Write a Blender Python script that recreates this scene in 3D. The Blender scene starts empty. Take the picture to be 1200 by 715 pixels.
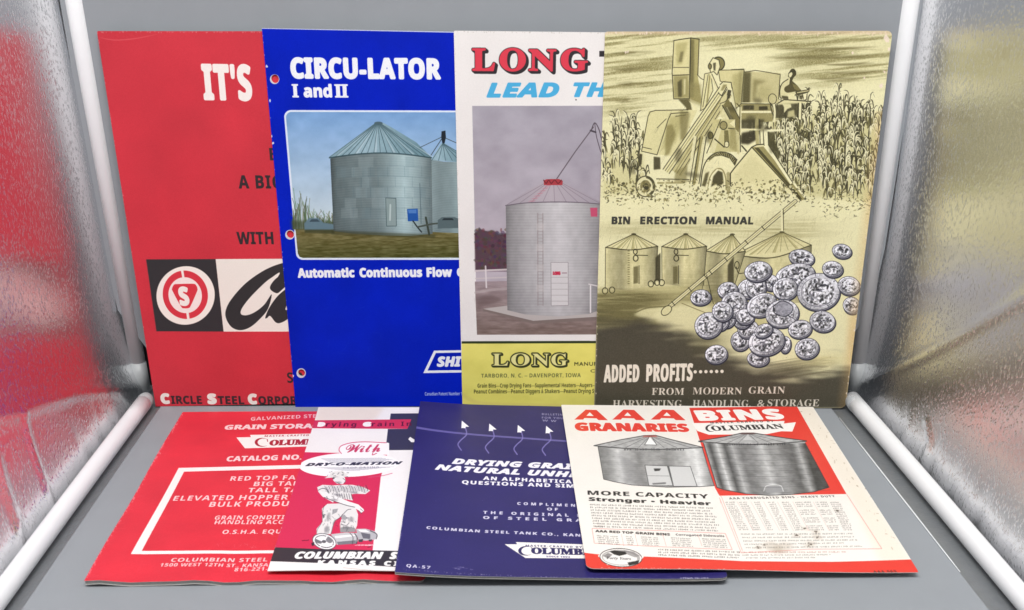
import bpy, bmesh, math, random
import numpy as np
from mathutils import Vector, Matrix
S = bpy.context.scene
COL = S.collection
R = math.radians
random.seed(4)
rng = np.random.default_rng(4)

# ------------------------------------------------------------------ camera
CAM_Z, TILT, FPX, PPY = .3665, R(33.0853), 1308.98, 728.09      # solved from the covers (all letter sized)
cd = bpy.data.cameras.new('camera'); cam = bpy.data.objects.new('camera', cd); COL.objects.link(cam)
cam.location = (0, 0, CAM_Z); cam.rotation_euler = (R(90) - TILT, 0, 0)
cd.sensor_width = 36; cd.sensor_fit = 'HORIZONTAL'; cd.lens = FPX / 1200 * 36
cd.shift_y = (PPY - 357.5) / 1200
cd.clip_start = .01; cd.clip_end = 50
cd.dof.use_dof = True; cd.dof.focus_distance = .93; cd.dof.aperture_fstop = 20
S.camera = cam
# ------------------------------------------------------------------ light
W = bpy.data.worlds.new('World'); S.world = W; W.use_nodes = True
bg = W.node_tree.nodes['Background']; bg.inputs[0].default_value = (.80, .84, .90, 1); bg.inputs[1].default_value = .10
def area(name, loc, target, sx, sy, power, col=(1, 1, 1)):
    l = bpy.data.lights.new(name, 'AREA'); l.shape = 'RECTANGLE'; l.size = sx; l.size_y = sy
    l.energy = power; l.color = col
    o = bpy.data.objects.new(name, l); COL.objects.link(o); o.location = loc
    o.rotation_euler = (Vector(target) - Vector(loc)).to_track_quat('-Z', 'Y').to_euler()
    return o
area('tent_lamp', (0, .47, .68), (0, .66, 0), .50, .16, 2.45, (1, .985, .96))
area('overhead_fill', (-.05, .20, 1.30), (0, .64, .0), .7, .45, 12.3, (1, .985, .965))  # unseen fill lamp, added overhead to brighten the lying covers
vs = S.view_settings; vs.view_transform = 'Standard'; vs.look = 'None'; vs.exposure = 0; vs.gamma = 1
S.render.engine = 'CYCLES'
S.cycles.max_bounces = 8

# ------------------------------------------------------------------ helpers
def mat(name, col, rough=.5, metal=0., noise=0., nscale=200, bump=0., bscale=400, spec=.5):
    m = bpy.data.materials.new(name); m.use_nodes = True
    nt = m.node_tree; b = nt.nodes['Principled BSDF']
    b.inputs['Roughness'].default_value = rough; b.inputs['Metallic'].default_value = metal
    b.inputs['Specular IOR Level'].default_value = spec
    b.inputs['Base Color'].default_value = (*col, 1)
    tc = nt.nodes.new('ShaderNodeTexCoord')
    if noise:
        n = nt.nodes.new('ShaderNodeTexNoise'); n.inputs['Scale'].default_value = nscale; n.inputs['Detail'].default_value = 4
        r = nt.nodes.new('ShaderNodeMapRange'); r.inputs['To Min'].default_value = 1 - noise; r.inputs['To Max'].default_value = 1 + noise
        mx = nt.nodes.new('ShaderNodeVectorMath'); mx.operation = 'SCALE'; mx.inputs[0].default_value = col
        nt.links.new(tc.outputs['Object'], n.inputs['Vector']); nt.links.new(n.outputs['Fac'], r.inputs['Value'])
        nt.links.new(r.outputs['Result'], mx.inputs['Scale']); nt.links.new(mx.outputs[0], b.inputs['Base Color'])
    if bump:
        n = nt.nodes.new('ShaderNodeTexNoise'); n.inputs['Scale'].default_value = bscale; n.inputs['Detail'].default_value = 3
        u = nt.nodes.new('ShaderNodeBump'); u.inputs['Strength'].default_value = bump; u.inputs['Distance'].default_value = .0004
        nt.links.new(tc.outputs['Object'], n.inputs['Vector']); nt.links.new(n.outputs['Fac'], u.inputs['Height'])
        nt.links.new(u.outputs['Normal'], b.inputs['Normal'])
    return m
def link(name, bm, mats, parent=None, smooth=False):
    me = bpy.data.meshes.new(name); bm.to_mesh(me); bm.free()
    for m in (mats if isinstance(mats, (list, tuple)) else [mats]): me.materials.append(m)
    if smooth:
        for p in me.polygons: p.use_smooth = True
    o = bpy.data.objects.new(name, me); COL.objects.link(o)
    if parent: o.parent = parent
    return o
def thing(name, label, cat, loc=(0, 0, 0), group=None):
    o = bpy.data.objects.new(name, None); COL.objects.link(o); o.location = loc; o.empty_display_size = .02
    o['label'] = label; o['category'] = cat
    if group: o['group'] = group
    return o
def tube(bm, pts, r, seg=24, caps=True):
    pts = [Vector(p) for p in pts]; rings = []
    for i, p in enumerate(pts):
        d = (pts[min(i + 1, len(pts) - 1)] - pts[max(i - 1, 0)]).normalized()
        a = d.orthogonal().normalized() if i == 0 else (a - d * a.dot(d)).normalized()
        b = d.cross(a); rr = r[i] if isinstance(r, (list, tuple)) else r
        rings.append([bm.verts.new(p + (a * math.cos(t) + b * math.sin(t)) * rr) for t in [2 * math.pi * k / seg for k in range(seg)]])
    for q, w in zip(rings, rings[1:]):
        for k in range(seg): bm.faces.new((q[k], q[(k + 1) % seg], w[(k + 1) % seg], w[k]))
    if caps:
        bm.faces.new(rings[0][::-1]); bm.faces.new(rings[-1])

# ------------------------------------------------------------------ the setting: table top, grey paper sweep
GREY = mat('grey_backdrop_paper', (.285, .305, .330), .52, noise=.045, nscale=38, bump=.16, bscale=1300, spec=.4)
BASE = mat('silver_base_cloth', (.30, .315, .33), .38, metal=.6, noise=.10, nscale=120, bump=1., bscale=330)
bm = bmesh.new()
v = [bm.verts.new(p) for p in ((-.6, -.3, -.0012), (.6, -.3, -.0012), (.6, 1.0, -.0012), (-.6, 1.0, -.0012))]; bm.faces.new(v)
f = link('floor', bm, BASE); f['kind'] = 'structure'
prof = [(y, 0) for y in np.linspace(.25, .900, 14)]
for k in range(1, 11):
    a = math.pi / 2 * k / 10 * (86 / 90); prof.append((.900 + .025 * math.sin(a), .025 - .025 * math.cos(a)))
y0, z0 = prof[-1]
for k in range(1, 12): prof.append((y0 + .07 * k * .05, z0 + k * .05))
bm = bmesh.new(); cols = []
for x0 in np.linspace(0, 1, 13):
    row = []
    for y, z in prof:
        if z < .02:
            xl = -.2995; xr = .2726 + (.8718 - y) * .0625
        else:
            xl = -.335; xr = .305
        if .02 <= z < .08:
            t = (z - .02) / .06; xl = -.2995 * (1 - t) - .335 * t; xr = .27 * (1 - t) + .305 * t
        row.append(bm.verts.new((xl + (xr - xl) * x0, y, z)))
    cols.append(row)
for a, b in zip(cols, cols[1:]):
    for k in range(len(prof) - 1): bm.faces.new((a[k], b[k], b[k + 1], a[k + 1]))
s = link('backdrop', bm, GREY, smooth=True); s['kind'] = 'structure'

# ------------------------------------------------------------------ light tent
WHITE = mat('white_plastic_tube', (.84, .85, .87), .32, noise=.02, nscale=90)
JOINT = mat('grey_corner_joint', (.42, .44, .45), .4, noise=.05, nscale=80)
DARK = mat('dark_gap_shade', (.03, .03, .033), .5, noise=.1)  # near-black colour in place of shade in the gap by each upright
CLEAR = mat('clear_welt', (.80, .82, .84), .2, noise=.05)
def foil_mat():
    m = bpy.data.materials.new('pebbled_silver_foil'); m.use_nodes = True
    nt = m.node_tree; N = nt.nodes; L = nt.links; b = N['Principled BSDF']
    b.inputs['Metallic'].default_value = 1; b.inputs['Roughness'].default_value = .25
    b.inputs['Base Color'].default_value = (.84, .84, .855, 1)
    tc = N.new('ShaderNodeTexCoord')
    mp = N.new('ShaderNodeMapping'); mp.inputs['Scale'].default_value = (1, 1.35, .8); mp.inputs['Rotation'].default_value = (R(28), 0, 0)
    L.new(tc.outputs['Object'], mp.inputs['Vector'])
    nw = N.new('ShaderNodeTexNoise'); nw.inputs['Scale'].default_value = 160; nw.inputs['Detail'].default_value = 2
    L.new(mp.outputs[0], nw.inputs['Vector'])
    ad = N.new('ShaderNodeVectorMath'); ad.operation = 'MULTIPLY_ADD'; ad.inputs[1].default_value = (.006,) * 3
    L.new(nw.outputs['Color'], ad.inputs[0]); L.new(mp.outputs[0], ad.inputs[2])
    vo = N.new('ShaderNodeTexVoronoi'); vo.inputs['Scale'].default_value = 330; vo.feature = 'F1'
    L.new(ad.outputs[0], vo.inputs['Vector'])
    rp = N.new('ShaderNodeMapRange'); rp.interpolation_type = 'SMOOTHSTEP'; rp.inputs['From Min'].default_value = .05; rp.inputs['From Max'].default_value = .52; rp.inputs['To Min'].default_value = 1; rp.inputs['To Max'].default_value = 0
    L.new(vo.outputs['Distance'], rp.inputs['Value'])
    n2 = N.new('ShaderNodeTexNoise'); n2.inputs['Scale'].default_value = 22; n2.inputs['Detail'].default_value = 2
    L.new(tc.outputs['Object'], n2.inputs['Vector'])
    u0 = N.new('ShaderNodeBump'); u0.inputs['Strength'].default_value = .04; u0.inputs['Distance'].default_value = .004
    L.new(n2.outputs['Fac'], u0.inputs['Height'])
    u = N.new('ShaderNodeBump'); u.inputs['Strength'].default_value = .27; u.inputs['Distance'].default_value = .0006
    L.new(rp.outputs[0], u.inputs['Height']); L.new(u0.outputs[0], u.inputs['Normal'])
    L.new(u.outputs[0], b.inputs['Normal'])
    return m
FOIL = foil_mat()
tent = thing('photo_tent', 'white tube framed photo tent with pebbled silver side panels around the booklets', 'photo tent', (0, .9, 0))
def local(bm):   # bring world coordinates into the tent's own
    bmesh.ops.translate(bm, verts=bm.verts, vec=(0, -.9, 0))
def seg_dist(Y, Z, line):
    d = np.full(Y.shape, 9.)
    for (a, b), (c, e) in zip(line, line[1:]):
        vx, vy = c - a, e - b; t = np.clip(((Y - a) * vx + (Z - b) * vy) / (vx * vx + vy * vy), 0, 1)
        d = np.minimum(d, np.hypot(Y - a - t * vx, Z - b - t * vy))
    return d
def panel(side, x_base, creases):
    ny, nz = 190, 130
    s_ = np.linspace(0, 1, ny); q = np.linspace(0, 1, nz)
    Y = .938 - (.938 - .18) * s_[:, None] + 0 * q[None, :]
    Z = .001 + .47 * q[None, :] ** 1.25 + 0 * s_[:, None]
    # cloth bellies outwards between its two tubes and sags a little
    back = 1 - np.exp(-(.938 - Y) / .022); foot = 1 - np.exp(-Z / .028)
    off = .004 * back + (.0135 if side < 0 else .0095) * foot + (0 if side < 0 else .0709 * np.clip(.8979 - Y, 0, 1))
    off += .0016 * np.sin((Y * 7 + Z * 4) + side) * back * foot
    off += .0004 * np.sin(Y * 31 - Z * 17 + 2 * side) * back * foot
    r2 = np.random.default_rng(7 + side)
    for k in range(16):     # soft random dents
        cy, cz, w = r2.uniform(.3, .93), r2.uniform(.0, .35), r2.uniform(.02, .05)
        off += r2.normal(0, .0004) * np.exp(-((Y - cy) ** 2 + (Z - cz) ** 2) / w ** 2) * back
    for k in range(26):     # small puckers where the cloth is gathered along the floor tube
        cy, w = r2.uniform(.3, .92), r2.uniform(.003, .008)
        off += r2.normal(0, .0007) * np.exp(-((Y - cy + Z * r2.normal(0, .5)) / w) ** 2) * np.exp(-Z / .02)
    for line, amp, wid in creases:
        d = seg_dist(Y, Z, line); off -= amp * np.exp(-(d / wid) ** 2) * np.clip(back * 1.4, 0, 1)
    X = side * (x_base + off) + (-.012 * Z if side < 0 else -.012 * Z)
    YY = Y + .07 * Z * (1 - s_[:, None]) ** 3      # leans back with the upright
    bm = bmesh.new()
    V = [[bm.verts.new((X[i, j], YY[i, j] - .9, Z[i, j])) for j in range(nz)] for i in range(ny)]
    for i in range(ny - 1):
        for j in range(nz - 1):
            qd = (V[i][j], V[i + 1][j], V[i + 1][j + 1], V[i][j + 1])
            bm.faces.new(qd if side > 0 else qd[::-1])
    return link('side_panel', bm, FOIL, tent, smooth=True)
panel(-1, .3165, [([(.935, .004), (.80, .050), (.70, .075), (.55, .125)], .0016, .005),
                  ([(.712, .070), (.708, .020), (.700, .0)], .0016, .0025), ([(.66, .06), (.655, .02), (.64, 0)], .0014, .004)])
panel(1, .2955, [([(.93, .004), (.80, .085), (.70, .15), (.58, .23)], .0016, .0045),
                 ([(.79, .032), (.775, .022), (.772, .005)], .0014, .002)])
for x, y0, y1 in ((-.3105, .8885, .20), (.2885, .8979, .20)):
    bm = bmesh.new(); x1 = x + (-.0061 if x < 0 else .0495)
    n = 24; tube(bm, [(x + (x1 - x) * t, y0 + (y1 - y0) * t, .0068 + .0003 * math.sin(9 * t)) for t in np.linspace(0, 1, n)], .0066)
    local(bm); link('floor_pole', bm, WHITE, tent, smooth=True)
for x0, x1 in ((-.3222, -.3268), (.2985, .2940)):
    bm = bmesh.new()
    p0 = Vector((x0, .9275, .010)); p1 = Vector((x1, .9275 + .035, .5)); tube(bm, [p0, p0.lerp(p1, .5), p1], [.0062, .0074, .0078])
    local(bm); link('upright_pole', bm, WHITE, tent, smooth=True)
    sx = 1 if x0 < 0 else -1
    bm = bmesh.new()   # near-black rod standing in for the shade between upright and backdrop
    tube(bm, [(x0 + sx * .0062, .9335, .006), (x1 + sx * .0080, .9685, .5)], .0022, 8)
    local(bm); link('gap_shade', bm, DARK, tent, smooth=True)
    bm = bmesh.new()   # elbow joining upright and floor tube
    xe = -.3105 if x0 < 0 else .2885
    tube(bm, [(x0, .9272, .004), (x0 - .0002 * sx, .9290, .028)], [.0069, .0067], 24)
    tube(bm, [(xe, .9030, .0068), (xe, .9022, .0068), (xe, .8995, .0068), (xe, .8950, .0068), (xe, .8840, .0068)], [.001, .0035, .0055, .0064, .0064], 24)
    local(bm); link('corner_joint', bm, JOINT, tent, smooth=True)
bm = bmesh.new(); tube(bm, [(.2728 + (.8718 - y) * .0625, y, .0004) for y in (.872, .80, .72, .62)], [.0006, .0006, .0006, .0003], 8)
local(bm); link('welt', bm, CLEAR, tent, smooth=True)
# ------------------------------------------------------------------ cover printing: outlines and tones rasterised in code
SS = 3
CW, CH = 1100, 1424
def hom(o, u, v, w, h):
    """3x3 matrix taking a position measured on the photograph to printing coordinates (pixels, y down) of a cover"""
    ct, st = math.cos(TILT), math.sin(TILT)
    F = np.array([0, ct, -st]); U = np.array([0, st, ct]); X = np.array([1., 0, 0]); C = np.array([0, 0, CAM_Z])
    def pr(p):
        d = p - C; return np.array([FPX * (d @ X) + 600 * (d @ F), -FPX * (d @ U) + PPY * (d @ F), d @ F])
    # columns: projection of cover plane  p = o + a*w*u + b*h*v , a=x/CW, b=1-y/CH
    c0 = pr(o + v * h); ca = pr(o + v * h + u * w) - c0; cb = pr(o) - c0
    M = np.stack([ca / CW, cb / CH, c0], 1)
    return np.linalg.inv(M)
def smooth_poly(p, n=6, closed=False):
    p = np.asarray(p, float)
    if len(p) < 3: return p
    q = np.vstack([p[-1:], p, p[:2]]) if closed else np.vstack([2 * p[:1] - p[1:2], p, 2 * p[-1:] - p[-2:-1]])
    out = []
    for i in range(1, len(q) - 2):
        a, b, c, d = q[i - 1:i + 3]
        for t in np.linspace(0, 1, n, endpoint=False):
            out.append(.5 * (2 * b + (c - a) * t + (2 * a - 5 * b + 4 * c - d) * t * t + (3 * b - a - 3 * c + d) * t ** 3))
    if not closed: out.append(q[-2])
    return np.array(out)
def ell(cx, cy, rx, ry, ang=0, n=40, t0=0, t1=360):
    t = np.radians(np.linspace(t0, t1, n, endpoint=abs(t1 - t0) < 360)); a = math.radians(ang)
    x, y = rx * np.cos(t), ry * np.sin(t)
    return np.stack([cx + x * math.cos(a) - y * math.sin(a), cy + x * math.sin(a) + y * math.cos(a)], 1)
def vnoise(h, w, cy, cx, seed, octv=3):
    g = np.random.default_rng(seed); out = np.zeros((h, w), np.float32); amp = 1.; tot = 0
    for o in range(octv):
        ny, nx = int(h / cy) + 3, int(w / cx) + 3
        r = g.random((ny, nx)).astype(np.float32)
        y = np.arange(h) / cy; x = np.arange(w) / cx
        iy, ix = y.astype(int), x.astype(int); fy, fx = y - iy, x - ix
        fy = (fy * fy * (3 - 2 * fy))[:, None]; fx = (fx * fx * (3 - 2 * fx))[None, :]
        A = r[iy][:, ix]; B = r[iy][:, ix + 1]; C = r[iy + 1][:, ix]; D = r[iy + 1][:, ix + 1]
        out += amp * ((A * (1 - fx) + B * fx) * (1 - fy) + (C * (1 - fx) + D * fx) * fy); tot += amp
        amp *= .5; cy = max(cy / 2, 1); cx = max(cx / 2, 1)
    return out / tot
FB = {'sansb': (0x1D5D4, 0x1D5EE, 0x1D7EC), 'sansbi': (0x1D63C, 0x1D656, 0x1D7EC), 'serifb': (0x1D400, 0x1D41A, 0x1D7CE),
      'serifbi': (0x1D468, 0x1D482, 0x1D7CE), 'script': (0x1D4D0, 0x1D4EA, 0x1D7CE), 'sans': None}
def conv(s, font):
    b = FB[font]
    if not b: return s
    o = ''
    for ch in s:
        if 'A' <= ch <= 'Z': o += chr(b[0] + ord(ch) - 65)
        elif 'a' <= ch <= 'z': o += chr(b[1] + ord(ch) - 97)
        elif '0' <= ch <= '9': o += chr(b[2] + ord(ch) - 48)
        else: o += ch
    return o
_tx = {}
def glyphs(s, font, sp=1.):
    k = (s, font, sp)
    if k not in _tx:
        c = bpy.data.curves.new('lettering', 'FONT'); c.body = conv(s, font); c.space_character = sp; c.resolution_u = 4
        o = bpy.data.objects.new('lettering', c); COL.objects.link(o)
        me = o.evaluated_get(bpy.context.evaluated_depsgraph_get()).to_mesh()
        me.calc_loop_triangles()
        v = np.array([x.co[:2] for x in me.vertices]).reshape(-1, 2)
        t = np.array([x.vertices[:] for x in me.loop_triangles], int).reshape(-1, 3)
        tri = v[t] if len(t) else np.zeros((0, 3, 2))
        o.to_mesh_clear(); bpy.data.objects.remove(o); bpy.data.curves.remove(c)
        _tx[k] = tri
    return _tx[k]
def capheight(font): return glyphs('H', font)[..., 1].max()
class Art:
    def __init__(s, frame, base):
        s.H = hom(*frame); s.I = np.zeros((CH, CW, 3), np.float32); s.I[:] = np.array(base) / 255
        yy, xx = np.mgrid[0:CH, 0:CW].astype(np.float32); G = np.linalg.inv(s.H)
        d = G[2, 0] * xx + G[2, 1] * yy + G[2, 2]
        s.PX = (G[0, 0] * xx + G[0, 1] * yy + G[0, 2]) / d; s.PY = (G[1, 0] * xx + G[1, 1] * yy + G[1, 2]) / d
    def m(s, p):
        p = np.asarray(p, float).reshape(-1, 2); q = np.c_[p, np.ones(len(p))] @ s.H.T; return q[:, :2] / q[:, 2:]
    def comp(s, a, x0, y0, col, alpha):
        h, w = a.shape; I = s.I[y0:y0 + h, x0:x0 + w]
        if callable(col): col = col(s.PX[y0:y0 + h, x0:x0 + w], s.PY[y0:y0 + h, x0:x0 + w])
        c = np.asarray(col, np.float32) / 255
        a = (a * alpha)[..., None]; I *= 1 - a; I += a * c
    def raster(s, polys, grow=0.):
        """polys: list of canvas polygons -> coverage, x0, y0"""
        P = np.vstack(polys)
        x0 = max(int(P[:, 0].min() - grow) - 2, 0); y0 = max(int(P[:, 1].min() - grow) - 2, 0)
        x1 = min(int(P[:, 0].max() + grow) + 3, CW); y1 = min(int(P[:, 1].max() + grow) + 3, CH)
        if x1 <= x0 or y1 <= y0: return None
        w, h = (x1 - x0) * SS, (y1 - y0) * SS
        A, B = [], []
        for p in polys:
            q = np.roll(p, -1, 0)
            if (p[:, 0] * q[:, 1] - q[:, 0] * p[:, 1]).sum() < 0: p = p[::-1]; q = np.roll(p, -1, 0)
            A.append(p); B.append(q)
        A = (np.vstack(A) - (x0, y0)) * SS; B = (np.vstack(B) - (x0, y0)) * SS
        sg = np.where(B[:, 1] > A[:, 1], 1, -1)
        lo = np.where(sg > 0, A[:, 1], B[:, 1]); hi = np.where(sg > 0, B[:, 1], A[:, 1])
        r0 = np.clip(np.ceil(lo - .5), 0, h).astype(int); r1 = np.clip(np.ceil(hi - .5), 0, h).astype(int)
        n = np.maximum(r1 - r0, 0); e = np.repeat(np.arange(len(n)), n)
        rows = np.arange(n.sum()) - np.repeat(np.cumsum(n) - n, n) + r0[e]
        dy = B[e, 1] - A[e, 1]; dy = np.where(dy == 0, 1, dy)
        x = A[e, 0] + (rows + .5 - A[e, 1]) / dy * (B[e, 0] - A[e, 0])
        c = np.clip(np.ceil(x - .5), 0, w).astype(int)
        acc = np.zeros((h, w + 1), np.int32); np.add.at(acc, (rows, c), sg[e])
        M = np.cumsum(acc, 1)[:, :w] != 0
        if grow > 0:
            g = grow * SS; D = M.copy()
            k = max(1, int(math.ceil(g / 3)))
            for rr in np.linspace(g / k, g, k):
                for t in np.linspace(0, 2 * math.pi, 16, endpoint=False):
                    dx, dyy = int(round(rr * math.cos(t))), int(round(rr * math.sin(t)))
                    D[max(dyy, 0):h + min(dyy, 0), max(dx, 0):w + min(dx, 0)] |= M[max(-dyy, 0):h + min(-dyy, 0), max(-dx, 0):w + min(-dx, 0)]
            M = D
        return M.reshape(h // SS, SS, w // SS, SS).mean((1, 3), dtype=np.float32), x0, y0
    def fillc(s, polys, col, alpha=1., grow=0., soft=0.):
        r = s.raster_pad(polys, int(soft * 3) + 2) if soft else s.raster(polys, grow)
        if r is None: return
        a, x0, y0 = r
        if soft: a = blur(a, soft)
        s.comp(a, x0, y0, col, alpha)
    def raster_pad(s, polys, pad):
        r = s.raster(polys)
        if r is None: return None
        a, x0, y0 = r; h, w = a.shape
        nx0, ny0, nx1, ny1 = max(x0 - pad, 0), max(y0 - pad, 0), min(x0 + w + pad, CW), min(y0 + h + pad, CH)
        o = np.zeros((ny1 - ny0, nx1 - nx0), np.float32); o[y0 - ny0:y0 - ny0 + h, x0 - nx0:x0 - nx0 + w] = a
        return o, nx0, ny0
    def fill(s, polys, col, alpha=1., soft=0., sm=False):
        """polys in photo measurements; one polygon or a list of them"""
        if len(np.shape(polys[0])) < 2: polys = [polys]
        if sm: polys = [smooth_poly(p, closed=True) for p in polys]
        s.fillc([s.m(p) for p in polys], col, alpha, 0, soft)
    def stroke(s, lines, w, col, alpha=1., taper=False, sm=True, soft=0.):
        if len(np.shape(lines[0])) < 2: lines = [lines]
        out = []
        for L in lines:
            p = smooth_poly(L) if sm else np.asarray(L, float)
            n = len(p); ww = np.full(n, w / 2.) if np.isscalar(w) else np.interp(np.linspace(0, 1, n), np.linspace(0, 1, len(w)), w) / 2
            if taper: ww = ww * np.sin(np.linspace(.12, math.pi - .12, n)) ** .7
            for i in range(n - 1):
                d = p[i + 1] - p[i]; l = math.hypot(*d)
                if l < 1e-6: continue
                nn = np.array([-d[1], d[0]]) / l
                out.append(s.m([p[i] + nn * ww[i], p[i + 1] + nn * ww[i + 1], p[i + 1] - nn * ww[i + 1], p[i] - nn * ww[i]]))
            if w if np.isscalar(w) else True:
                for i in range(n):
                    if ww[i] > .35: out.append(s.m(ell(p[i][0], p[i][1], ww[i], ww[i], n=8)))
        if out: s.fillc(out, col, alpha, 0, soft)
    def text(s, st, p0, p1, cap, col, font='sansb', vis=None, weight=0., shear=0., sp=1., alpha=1., dxy=(0, 0), fit=True):
        """baseline from p0 to p1 (photo); p1 is where the substring vis ends"""
        tri = glyphs(st, font, sp)
        if not len(tri): return
        ref = glyphs(vis, font, sp) if vis else tri
        lo, hi = tri[..., 0].min(), ref[..., 0].max(); ch = capheight(font)
        a = s.m([p0, p1, (p0[0], p0[1] - cap)]); e = (a[1] - a[0]) / (hi - lo)
        L = np.linalg.norm(a[1] - a[0]); un = (a[1] - a[0]) / L; up = np.array([un[1], -un[0]])
        capc = abs((a[2] - a[0]) @ up)
        x = tri[..., 0] - lo; y = tri[..., 1] / ch
        wg = weight * capc; k = max(L - 2 * wg, .3 * L) / L; 
        if fit: e = e * k; capc = max(capc - 2 * wg, .4 * capc)
        fo = wg if fit else 0
        P = a[0] + (un + up) * fo + x[..., None] * e + y[..., None] * (up * capc) + (y * shear * capc)[..., None] * un + np.array(dxy)
        s.fillc(list(P), col, alpha, wg)
    def micro(s, p0, p1, cap, col, alpha=.7, seed=0, dens=1.):
        """a line of print too small to read: letter-like specks"""
        g = random.Random(seed); L = math.dist(p0, p1); t = 0; out = []; ux, uy = (p1[0] - p0[0]) / L, (p1[1] - p0[1]) / L
        cw = cap * .95
        while t < L - cw:
            n = g.choice((2, 3, 4, 5, 6, 7, 8))
            for k in range(n):
                if t > L - cw: break
                x, y = p0[0] + ux * t, p0[1] + uy * t
                for _ in range(2):
                    a = g.uniform(0, cw * .6); b = g.uniform(0, cap * .5)
                    if g.random() < .55: out.append(s.m([(x + a, y), (x + a + cw * .28, y), (x + a + cw * .28, y - cap), (x + a, y - cap)]))
                    else: out.append(s.m([(x, y - b), (x + cw * .8, y - b), (x + cw * .8, y - b - cap * .3), (x, y - b - cap * .3)]))
                t += cw * 1.12
            t += cw * .9
        if out: s.fillc(out, col, alpha)
    def grain(s, amt, seed=1, cell=1.6):
        s.I += (vnoise(CH, CW, cell, cell, seed, 2)[..., None] - .5) * amt
    def mottle(s, amt, cell, seed):
        s.I *= 1 + (vnoise(CH, CW, cell, cell, seed, 4)[..., None] - .5) * amt
    def tint(s, mask, col, alpha): s.comp(np.clip(mask, 0, 1).astype(np.float32), 0, 0, col, alpha)
    def material(s, name, rough=.42, bump=.05, spec=.3):
        im = bpy.data.images.new(name + '_print', CW, CH); px = np.ones((CH, CW, 4), np.float32)
        px[..., :3] = np.clip(s.I, 0, 1)[::-1]; im.pixels.foreach_set(px.ravel()); im.update(); im.pack()
        m = mat(name, (.8, .8, .8), rough, bump=bump, bscale=700, spec=spec); nt = m.node_tree
        t = nt.nodes.new('ShaderNodeTexImage'); t.image = im; t.interpolation = 'Cubic'; t.extension = 'EXTEND'
        uv = nt.nodes.new('ShaderNodeUVMap'); uv.uv_map = 'UVMap'
        n = nt.nodes.new('ShaderNodeTexNoise'); n.inputs['Scale'].default_value = 900; n.inputs['Detail'].default_value = 3
        r = nt.nodes.new('ShaderNodeMapRange'); r.inputs['To Min'].default_value = .955; r.inputs['To Max'].default_value = 1.045
        mx = nt.nodes.new('ShaderNodeVectorMath'); mx.operation = 'SCALE'
        tc = nt.nodes.new('ShaderNodeTexCoord')
        nt.links.new(tc.outputs['Object'], n.inputs['Vector']); nt.links.new(n.outputs['Fac'], r.inputs['Value'])
        nt.links.new(uv.outputs[0], t.inputs[0]); nt.links.new(t.outputs['Color'], mx.inputs[0]); nt.links.new(r.outputs[0], mx.inputs['Scale'])
        nt.links.new(mx.outputs[0], nt.nodes['Principled BSDF'].inputs['Base Color'])
        # paper is never quite flat: shallow cockles
        n3 = nt.nodes.new('ShaderNodeTexNoise'); n3.inputs['Scale'].default_value = 16; n3.inputs['Detail'].default_value = 1.5
        b3 = nt.nodes.new('ShaderNodeBump'); b3.inputs['Strength'].default_value = .25; b3.inputs['Distance'].default_value = .0035
        nt.links.new(tc.outputs['Object'], n3.inputs['Vector']); nt.links.new(n3.outputs['Fac'], b3.inputs['Height'])
        fine = [q for q in nt.nodes if q.bl_idname == 'ShaderNodeBump' and q != b3]
        if fine: nt.links.new(b3.outputs[0], fine[0].inputs['Normal'])
        r2 = nt.nodes.new('ShaderNodeMapRange'); r2.inputs['To Min'].default_value = rough - .10; r2.inputs['To Max'].default_value = rough + .10
        nt.links.new(n3.outputs['Fac'], r2.inputs['Value']); nt.links.new(r2.outputs[0], nt.nodes['Principled BSDF'].inputs['Roughness'])
        return m
def blur(a, sg):
    r = int(sg * 3) + 1; k = np.exp(-.5 * (np.arange(-r, r + 1) / sg) ** 2); k /= k.sum()
    p = np.pad(a, r); o = np.zeros((p.shape[0], a.shape[1]), np.float32)
    for i, w in enumerate(k): o += w * p[:, i:i + a.shape[1]]
    q = np.zeros_like(a, dtype=np.float32)
    for i, w in enumerate(k): q += w * o[i:i + a.shape[0]]
    return q
def at(ox, oy, sc):
    return lambda *p: [(ox + x / sc, oy + y / sc) for x, y in p]
def mixc(c0, c1, t):
    t = np.clip(t, 0, 1)[..., None]; return np.asarray(c0) * (1 - t) + np.asarray(c1) * t
def chips(A, pts, col=(232, 228, 222), size=1.3, seed=0, alpha=.9):
    g = random.Random(seed); out = []
    for x, y in pts:
        n = g.randint(4, 7); q = []
        for k in range(n):
            a = 2 * math.pi * k / n; r = size * g.uniform(.35, 1.2); q.append((x + r * math.cos(a), y + r * 1.4 * math.sin(a)))
        out.append(A.m(q))
    A.fillc(out, col, alpha)
def along(p0, p1, n, jit, seed):
    g = random.Random(seed); return [(p0[0] + (p1[0] - p0[0]) * t + g.gauss(0, jit), p0[1] + (p1[1] - p0[1]) * t + g.gauss(0, jit)) for t in [g.random() for _ in range(n)]]

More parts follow.
